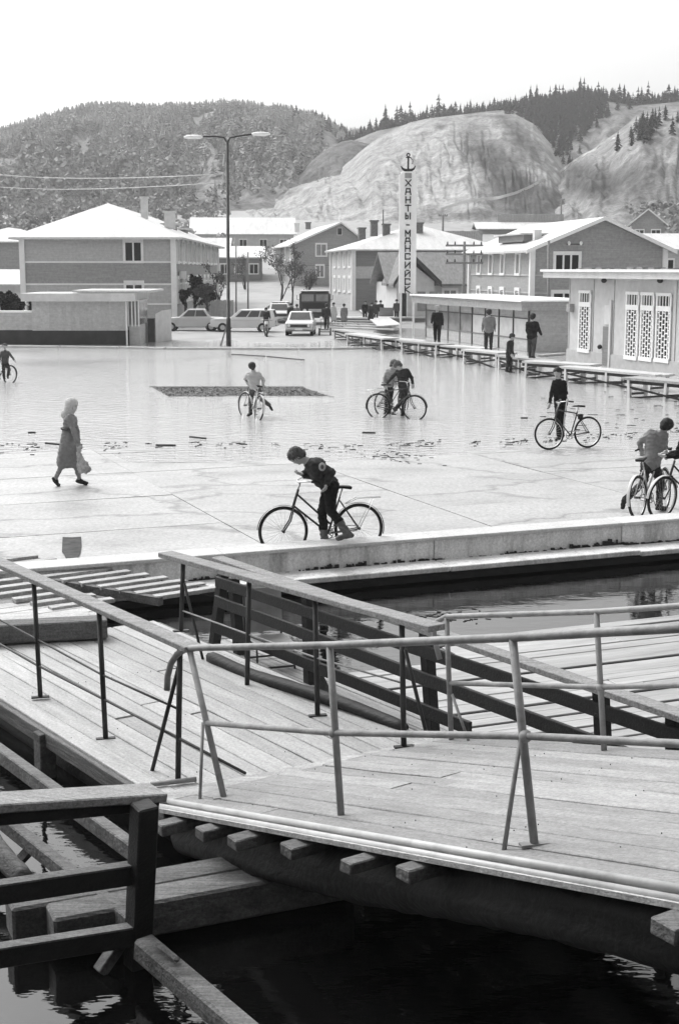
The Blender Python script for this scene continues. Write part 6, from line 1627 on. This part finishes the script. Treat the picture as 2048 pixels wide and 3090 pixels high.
def stand(px, py, z, S, yaw=0.0, stride=0.0, arms=0.0, D=None, bend=0.0, lift=0.0, dxL=0.0, armF=(0.0, 0.0), sideL=.0):
    """simple upright joints; feet at photo point (px, py) on plane z; yaw 0 = facing the camera"""
    b = P(px, py, z) if D is None else V((PD(px, py, D).x, D, z)); f = V((math.sin(yaw), -math.cos(yaw), 0)); r = V((-f.y, f.x, 0)) * -1
    r = f.cross(V((0, 0, 1)))          # the person's right
    U = lambda x, y, zz_: b + r * x * S + f * y * S + V((0, 0, zz_ * S))
    bf = math.sin(bend); bc = math.cos(bend)
    T = lambda x, up_, y=0: U(x, y * bc + up_ * bf, .80 + up_ * bc - y * bf)
    J = {'pel': T(0, 0), 'neck': T(0, .49), 'head': T(0, .64, .03), 'shL': T(-.165, .43), 'shR': T(.165, .43), 'hipL': T(-.085, -.03), 'hipR': T(.085, -.03)}
    for q, s in (('L', -1), ('R', 1)):
        aS = arms * s + armF[0 if s < 0 else 1]
        J['el' + q] = T(s * .215, .43 - .25 * math.cos(aS), .25 * math.sin(aS) - .02); J['ha' + q] = T(s * .225, .43 - .25 * math.cos(aS) - .22 * math.cos(aS + .35), .25 * math.sin(aS) + .22 * math.sin(aS + .35))
        lS = -stride * s
        J['kn' + q] = U(s * .09, .40 * math.sin(lS) + .02, .77 - .37 * math.cos(lS)); J['an' + q] = U(s * .09, .40 * math.sin(lS) + .36 * math.sin(lS - abs(stride) * .3), .08 + (.06 if (stride and lS < 0) else 0)); J['to' + q] = J['an' + q] + f * .15 * S - V((0, 0, .045 * S))
    return J, f
def pj(D, **k):
    """joints given as photo points with a depth offset in metres"""
    return {n: PD(v[0], v[1], D + (v[2] if len(v) > 2 else 0)) for n, v in k.items()}
cr4 = lambda x, y, d=0: (700 + x * .3508, 1300 + y * .3508, d)
# --- the stooping boy (larger detail)
Db = 19.36
J = pj(Db, head=cr4(556, 212, -.04), neck=cr4(650, 262, 0), shL=cr4(712, 285, -.19), shR=cr4(665, 290, .19), elL=cr4(850, 360, -.22), haL=cr4(815, 455, -.24),
       elR=cr4(700, 385, .22), haR=cr4(606, 368, .12), pel=cr4(850, 430, 0), hipL=cr4(846, 470, -.1), hipR=cr4(842, 468, .1),
       knL=cr4(850, 690, -.14), anL=cr4(1000, 890, -.24), toL=cr4(975, 928, -.24), knR=cr4(775, 690, .12), anR=cr4(800, 885, .14), toR=cr4(735, 940, .16))
J['toL'] = J['anL'] + V((-.14, -.02, -.05)); J['anL'].z = max(.07, J['anL'].z); J['anR'].z = .08; J['toR'] = J['anR'] + V((-.17, .02, -.045))
J['thL'] = V((-1, 0, .2)); J['thR'] = V((0, 0, 1))
bm_ = person('boy in a dark badge sleeved jacket stooping over his bicycle to look at his hand', J, .97, M_CDARK, M_CBLACK, M_LEATHER, M_HAIRM, .0095, (-.72, -.1, -.72), .02, boots=.55, group=None, ground=(J['pel'].x, Db, 0), fat=1.25)
bs = PD(*cr4(775, 310)[:2], Db - .275); bo = bm_.location
MB().ball(bs - bo + V((.0, .005, 0)), (.05, .012, .06), 12, 8).build('sleeve_badge', M_CLIGHT, bm_)
MB().ball(bs - bo + V((.0, -.006, 0)), (.022, .01, .03), 8, 6).build('badge_emblem', M_CMID, bm_)
# --- woman
J, f = stand(213, 1466, 0, 1.0, R(78), .42, .35)
w_ = P(213, 1466, 0)
cw = lambda x, y, d=0: (x * .4464, 980 + y * .4464, d)
Dw = w_.y
J = pj(Dw, head=cw(482, 545), neck=cw(470, 590), shL=cw(488, 625, .16), shR=cw(468, 625, -.16), elL=cw(520, 720, .2), haL=cw(530, 800, .1), elR=cw(500, 725, -.2), haR=cw(527, 815, -.2), pel=cw(462, 745), hipL=cw(468, 765, .08), hipR=cw(458, 765, -.08), knL=cw(505, 930, .08), knR=cw(425, 935, -.08), anL=cw(540, 1050, .08), anR=cw(372, 1045, -.08), toL=cw(585, 1072, .06), toR=cw(395, 1085, -.06))
wm2 = person('woman in belted coat and pale headscarf walking right with a string bag', J, 1.03, M_CGREY, mat('stocking', .2, .7, .1, 4), M_SHOE, M_CPALE, .013, (1, -.1, 0), .02, cap='scarf', skirt=-.02, group=None, ground=(w_.x, Dw, 0))
hb_ = PD(*cw(530, 830)[:2], Dw - .22)
bg_ = thing('carrier_bag', 'crumpled pale string bag carried by the woman in the coat', 'bag', hb_)
bm2 = blob_mesh('bag', [(V((.0, 0, -.10)), V((.07, 0, -.36)), .04, .09, 0), (V((.10, 0, -.33)), V((.17, .02, -.40)), .06, .05, 0), (V((.02, .02, -.33)), V((.03, 0, -.44)), .07, .045, 0), (V((.12, 0, -.3)), V((.12, 0, -.44)), .05, .04, 0)], [mat('bag_plastic', .42, .6, .5, 14, .8, 9)], .011, .02, .006, .03)
link('sack', bm2, None, bg_); MB().tube([(-.03, 0, -.12), (0, 0, .03), (.03, 0, -.12)], .006, 5).build('handle', M_CLIGHT, bg_)
bc_ = J['pel'].lerp(J['neck'], .3) - V(wm2.location); tp_ = MB().tube([bc_ + V((.125 * math.cos(a), .2 * math.sin(a), 0)) for a in [k / 24 * 6.2832 for k in range(25)]], .02, 6).build('coat_belt', M_CMID, wm2)
# --- boy in tracksuit
Dt = P(1690, 1350, 0).y + .25
ct = lambda x, y, d=0: (1500 + x * .3495, 1050 + y * .3495, d)
J = pj(Dt, head=ct(522, 215), neck=ct(525, 268), shL=ct(575, 300, .02), shR=ct(492, 300, -.04), elL=ct(592, 385, .05), haL=ct(548, 450, -.1), elR=ct(468, 385, -.08), haR=ct(452, 478, -.2), pel=ct(545, 440), hipL=ct(575, 455, .02), hipR=ct(520, 455, -.02), knL=ct(560, 610, .05), knR=ct(525, 580, -.1), anL=ct(560, 755, .1), anR=ct(530, 770, -.02), toL=ct(545, 780, -.05), toR=ct(505, 795, -.15))
tk_ = person('boy in a dark tracksuit with white leg stripes standing behind his bicycle', J, .97, M_CBLACK, M_CBLACK, M_SHOE, M_HAIRD, .014, (-.45, -.9, -.1), .0, group=None)
def local(o, p): return V(p) - V(o.location)
off = V((.02, -.10, 0)); MB().tube([local(tk_, J['hipL'] + V((.05, -.095, .05))), local(tk_, J['knL'] + V((.03, -.075, .0))), local(tk_, J['anL'] + V((.02, -.055, .03)))], .014, 6).build('leg_stripe', M_WHITE, tk_)
MB().ball(local(tk_, J['shL'] + V((.02, -.07, -.05))), (.03, .012, .036), 10, 6).build('sleeve_badge', M_WHITE, tk_)
# --- boy riding away
Dr_ = P(775, 1270, FL).y + .5
c2 = lambda x, y, d=0: (700 + x * .12755, 1060 + y * .12755, d)
J = pj(Dr_, head=c2(478, 360), neck=c2(500, 450), shL=c2(395, 530, .05), shR=c2(625, 530, .0), elL=c2(310, 640, .15), haL=c2(375, 770, .4), elR=c2(735, 660, .0), haR=c2(735, 840, .15), pel=c2(545, 830), hipL=c2(490, 860, .02), hipR=c2(600, 860, 0), knL=c2(445, 1130, .25), anL=c2(435, 1460, .1), toL=c2(370, 1515, .2), knR=c2(700, 1130, .12), anR=c2(880, 1270, -.12), toR=c2(945, 1380, -.1))
person('boy in a light pullover riding his bicycle away through the flood', J, .95, M_CLIGHT, M_CMID, M_SHOE, M_HAIRD, .015, (-.2, 1, .0), .0, group=None)
# --- the two boys
Dn = P(1225, 1262, FL).y
c1 = lambda x, y, d=0: (1060 + x * .17857, 1060 + y * .17857, d)
J = pj(Dn, head=c1(785, 235, -.05), neck=c1(850, 300, 0), shR=c1(790, 330, .08), shL=c1(940, 320, -.05), elR=c1(690, 430, .1), haR=c1(600, 540, .15), elL=c1(1015, 440, -.05), haL=c1(1035, 540, -.1), pel=c1(880, 545), hipR=c1(840, 570, .06), hipL=c1(930, 570, -.06), knR=c1(860, 830, -.15), anR=c1(740, 980, -.2), toR=c1(690, 1050, -.25), knL=c1(890, 850, .05), anL=c1(855, 1150, .08), toL=c1(840, 1200, -.02))
person('boy in a dark denim jacket astride his bicycle, nearer of two in the flood', J, .98, M_CDARK, M_CDARK, M_LEATHER, M_HAIRM, .014, (-.7, -.5, -.5), .02, group=None)
J = pj(Dn + .7, head=c1(715, 215), neck=c1(690, 290), shR=c1(620, 330, .05), shL=c1(745, 330, -.05), elR=c1(560, 440, 0), haR=c1(560, 590, -.1), elL=c1(760, 450, -.1), haL=c1(740, 560, -.2), pel=c1(640, 560), hipR=c1(610, 580, .04), hipL=c1(680, 580, -.04), knR=c1(600, 800, -.1), anR=c1(580, 1020, -.05), toR=c1(560, 1060, -.15), knL=c1(650, 830, .05), anL=c1(640, 1060, .05), toL=c1(650, 1100, -.05))
person('boy in a washed jacket leaning behind the boy in the dark denim jacket', J, .98, M_CWASH, M_CDARK, M_SHOE, M_HAIRM, .015, (.6, -.6, -.4), .02, group=None)
# --- running boy at the right edge
De = P(1960, 1560, 0).y + .45
c3 = lambda x, y, d=0: (1840 + x * .1395, 1240 + y * .1395, d)
J = pj(De, head=c3(1210, 320), neck=c3(1130, 430), shL=c3(870, 470, -.05), shR=c3(1190, 520, .05), elL=c3(640, 680, .0), haL=c3(670, 850, .2), elR=c3(1180, 770, .1), haR=c3(1200, 930, .3), pel=c3(880, 1130), hipL=c3(780, 1170, -.05), hipR=c3(960, 1170, .05), knL=c3(720, 1560, -.15), anL=c3(310, 1930, .05), toL=c3(270, 2090, .05), knR=c3(1090, 1560, -.05), anR=c3(1060, 2030, .05), toR=c3(1010, 2110, .02))
J['anR'].z = .08; J['toR'] = J['anR'] + V((.12, .1, -.045))
person('boy in a pale quilted jacket running beside his bicycle at the right edge', J, 1.0, M_CWASH, M_CDARK, M_SHOE, M_HAIRD, .013, (.7, .7, 0), .0, group=None)
J, f = stand(2105, 1575, 0, 1.0, R(-80), .15, .1, armF=(.2, .95))
J['elL'] = PD(2040, 1376, J['pel'].y - .1); J['haL'] = PD(2012, 1376, J['pel'].y - .05); J['shL'] = PD(2062, 1325, J['pel'].y - .05)
person('person in a black jacket reaching in at the right edge', J, 1.0, M_CBLACK, M_CBLACK, M_SHOE, M_HAIRD, .014, (-1, -.2, 0), .0, group=None)
# --- child at the left edge
Dk = P(20, 1160, FL).y + .4
ck = lambda x, y, d=0: (x * .4464, 980 + y * .4464, d)
J = pj(Dk, head=ck(32, 143), neck=ck(34, 172), shL=ck(58, 185), shR=ck(12, 185), elL=ck(82, 218, -.1), haL=ck(97, 240, -.2), elR=ck(-2, 215, -.1), haR=ck(5, 245, -.3), pel=ck(34, 255), hipL=ck(45, 260), hipR=ck(24, 260), knL=ck(62, 300, -.2), anL=ck(52, 345, -.05), toL=ck(54, 360, -.15), knR=ck(24, 310, -.2), anR=ck(30, 362, -.1), toR=ck(30, 378, -.2))
person('child with pale cap of hair riding towards the camera at the left edge', J, .82, M_CMID, M_CDARK, M_SHOE, M_HAIRM, .016, (0, -1, 0), .0, group=None)
# --- men on the boardwalk
def simple(label, px, py, z, S, yaw, top, leg, stride=0, arms=.0, cap=None, hair=None, bend=0, armF=(0, 0), h=.02, D=None, fat=1.0, skirt=None, shoe=None, group=None):
    J, f = stand(px, py, z, S, yaw, stride, arms, D, bend, armF=armF)
    return person(label, J, S, top, leg, shoe, hair or M_HAIRD, h, f - V((0, 0, .1)), 0.0, cap, skirt, hands=(h < .021), group=group, fat=fat)
simple('man in dark suit and pale cap striding along the boardwalk towards the camera', 1318, 1036, .49, 1.12, R(-8), M_CBLACK, M_CBLACK, .16, .25, 'flat', M_CLIGHT, armF=(.1, .1), fat=1.1)
simple('man in a tweed jacket seen from behind on the boardwalk', 1473, 1062, .49, 1.14, R(176), M_CGREY, M_CDARK, .05, .05, armF=(.35, .35), fat=1.1)
simple('man in a black jacket and grey trousers standing with his back turned', 1603, 1085, .49, 1.13, R(150), M_CBLACK, M_CMID, .12, .05, armF=(.4, .4), fat=1.15)
simple('boy in a dark jacket wading beside the boardwalk', 1534, 1128, -.06, 1.0, R(62), M_CDARK, M_CDARK, .06, .1, bend=.12, armF=(.15, .1))
# --- people by the cars
simple('motorcyclist in dark jacket and light sleeves on the motorcycle', 803, 1005, .05, 1.0, R(8), M_CDARK, M_CDARK, 0, .1, armF=(.7, .7), h=.026)
for (l, px, py, D, S, yaw, a, b_, sk) in (('person in dark clothes standing left of the truck', 877, 962, 96, 1.0, 10, M_CDARK, M_CDARK, None), ('boy with round dark head left of the truck', 896, 958, 97, .95, 185, M_CGREY, M_CDARK, None),
        ('person in grey coat standing beside the handcart', 985, 985, 90, 1.08, 170, M_CDARK, M_CDARK, None), ('person in pale coat right of the truck', 1006, 968, 98, 1.0, 20, M_CPALE, M_CGREY, -.05), ('woman in a grey coat walking towards the plank ramp', 1038, 966, 95, 1.0, 190, M_CGREY, M_CDARK, -.05),
        ('person in black at the left of the group by the porch house', 1101, 942, 104, 1.0, 10, M_CBLACK, M_CBLACK, None), ('stooping person in the middle of the group by the porch house', 1118, 955, 100, 1.0, 20, M_CDARK, M_CBLACK, -.03), ('person in a dark coat at the right of the group by the porch house', 1134, 945, 103, 1.02, -10, M_CDARK, M_CDARK, None), ('person half hidden behind the group by the porch house', 1148, 940, 106, .98, 0, M_CMID, M_CDARK, None), ('person standing in the dark doorway of the porch house', 1196, 946, 104.6, 1.05, 5, M_CMID, M_CDARK, None)):
    simple(l, px, py, .1, S, R(yaw), a, b_, .08, .1, h=.026, D=D, skirt=sk, bend=.25 if 'stoop' in l else 0)
# ================================================================ LANDING STAGE (unseen vessel under the camera; hull and cabin added to shade the foreground)
ls = thing('unseen_landing_stage', 'unseen dark hulled landing stage behind the viewpoint, added to shade the foreground', 'boat')
MB().span((-14, -7, -1.0), (14, .9, 2.0)).build('hull', M_WETW, ls, bevel=.05)
MB().span((-14.1, -7.1, 2.0), (14.1, 1.0, 2.12)).build('deck', M_WETW, ls)
MB().span((-13, -6, 2.12), (13, -1.3, 5.2)).build('cabin', M_WDARK, ls)
MB().span((-13.6, -6.6, 5.2), (13.6, -.4, 5.35)).build('cabin_roof', M_WDARK, ls)
for k in range(8):
    if abs(-12 + k * 3.3) < 1.0: continue
    MB().span((-12 + k * 3.3, -1.3, 3.0), (-10.6 + k * 3.3, -1.26, 4.2)).build('cabin_window', M_GLASS, ls)
# ================================================================ AIR
hz = MB().span((-4100, -650, -2.2), (4100, 5600, 95)).build('haze', None, None, kind='stuff')
hm = bpy.data.materials.new('haze_air'); hm.use_nodes = True; hn_ = hm.node_tree
hn_.nodes.remove(hn_.nodes['Principled BSDF'])
pv = hn_.nodes.new('ShaderNodeVolumePrincipled'); pv.inputs['Color'].default_value = (1, 1, 1, 1); pv.inputs['Density'].default_value = 0.0004; pv.inputs['Anisotropy'].default_value = .3
hn_.links.new(pv.outputs[0], hn_.nodes['Material Output'].inputs['Volume'])
hz.data.materials.append(hm)
hz['label'] = 'thin pale haze over the valley'; hz['category'] = 'haze'
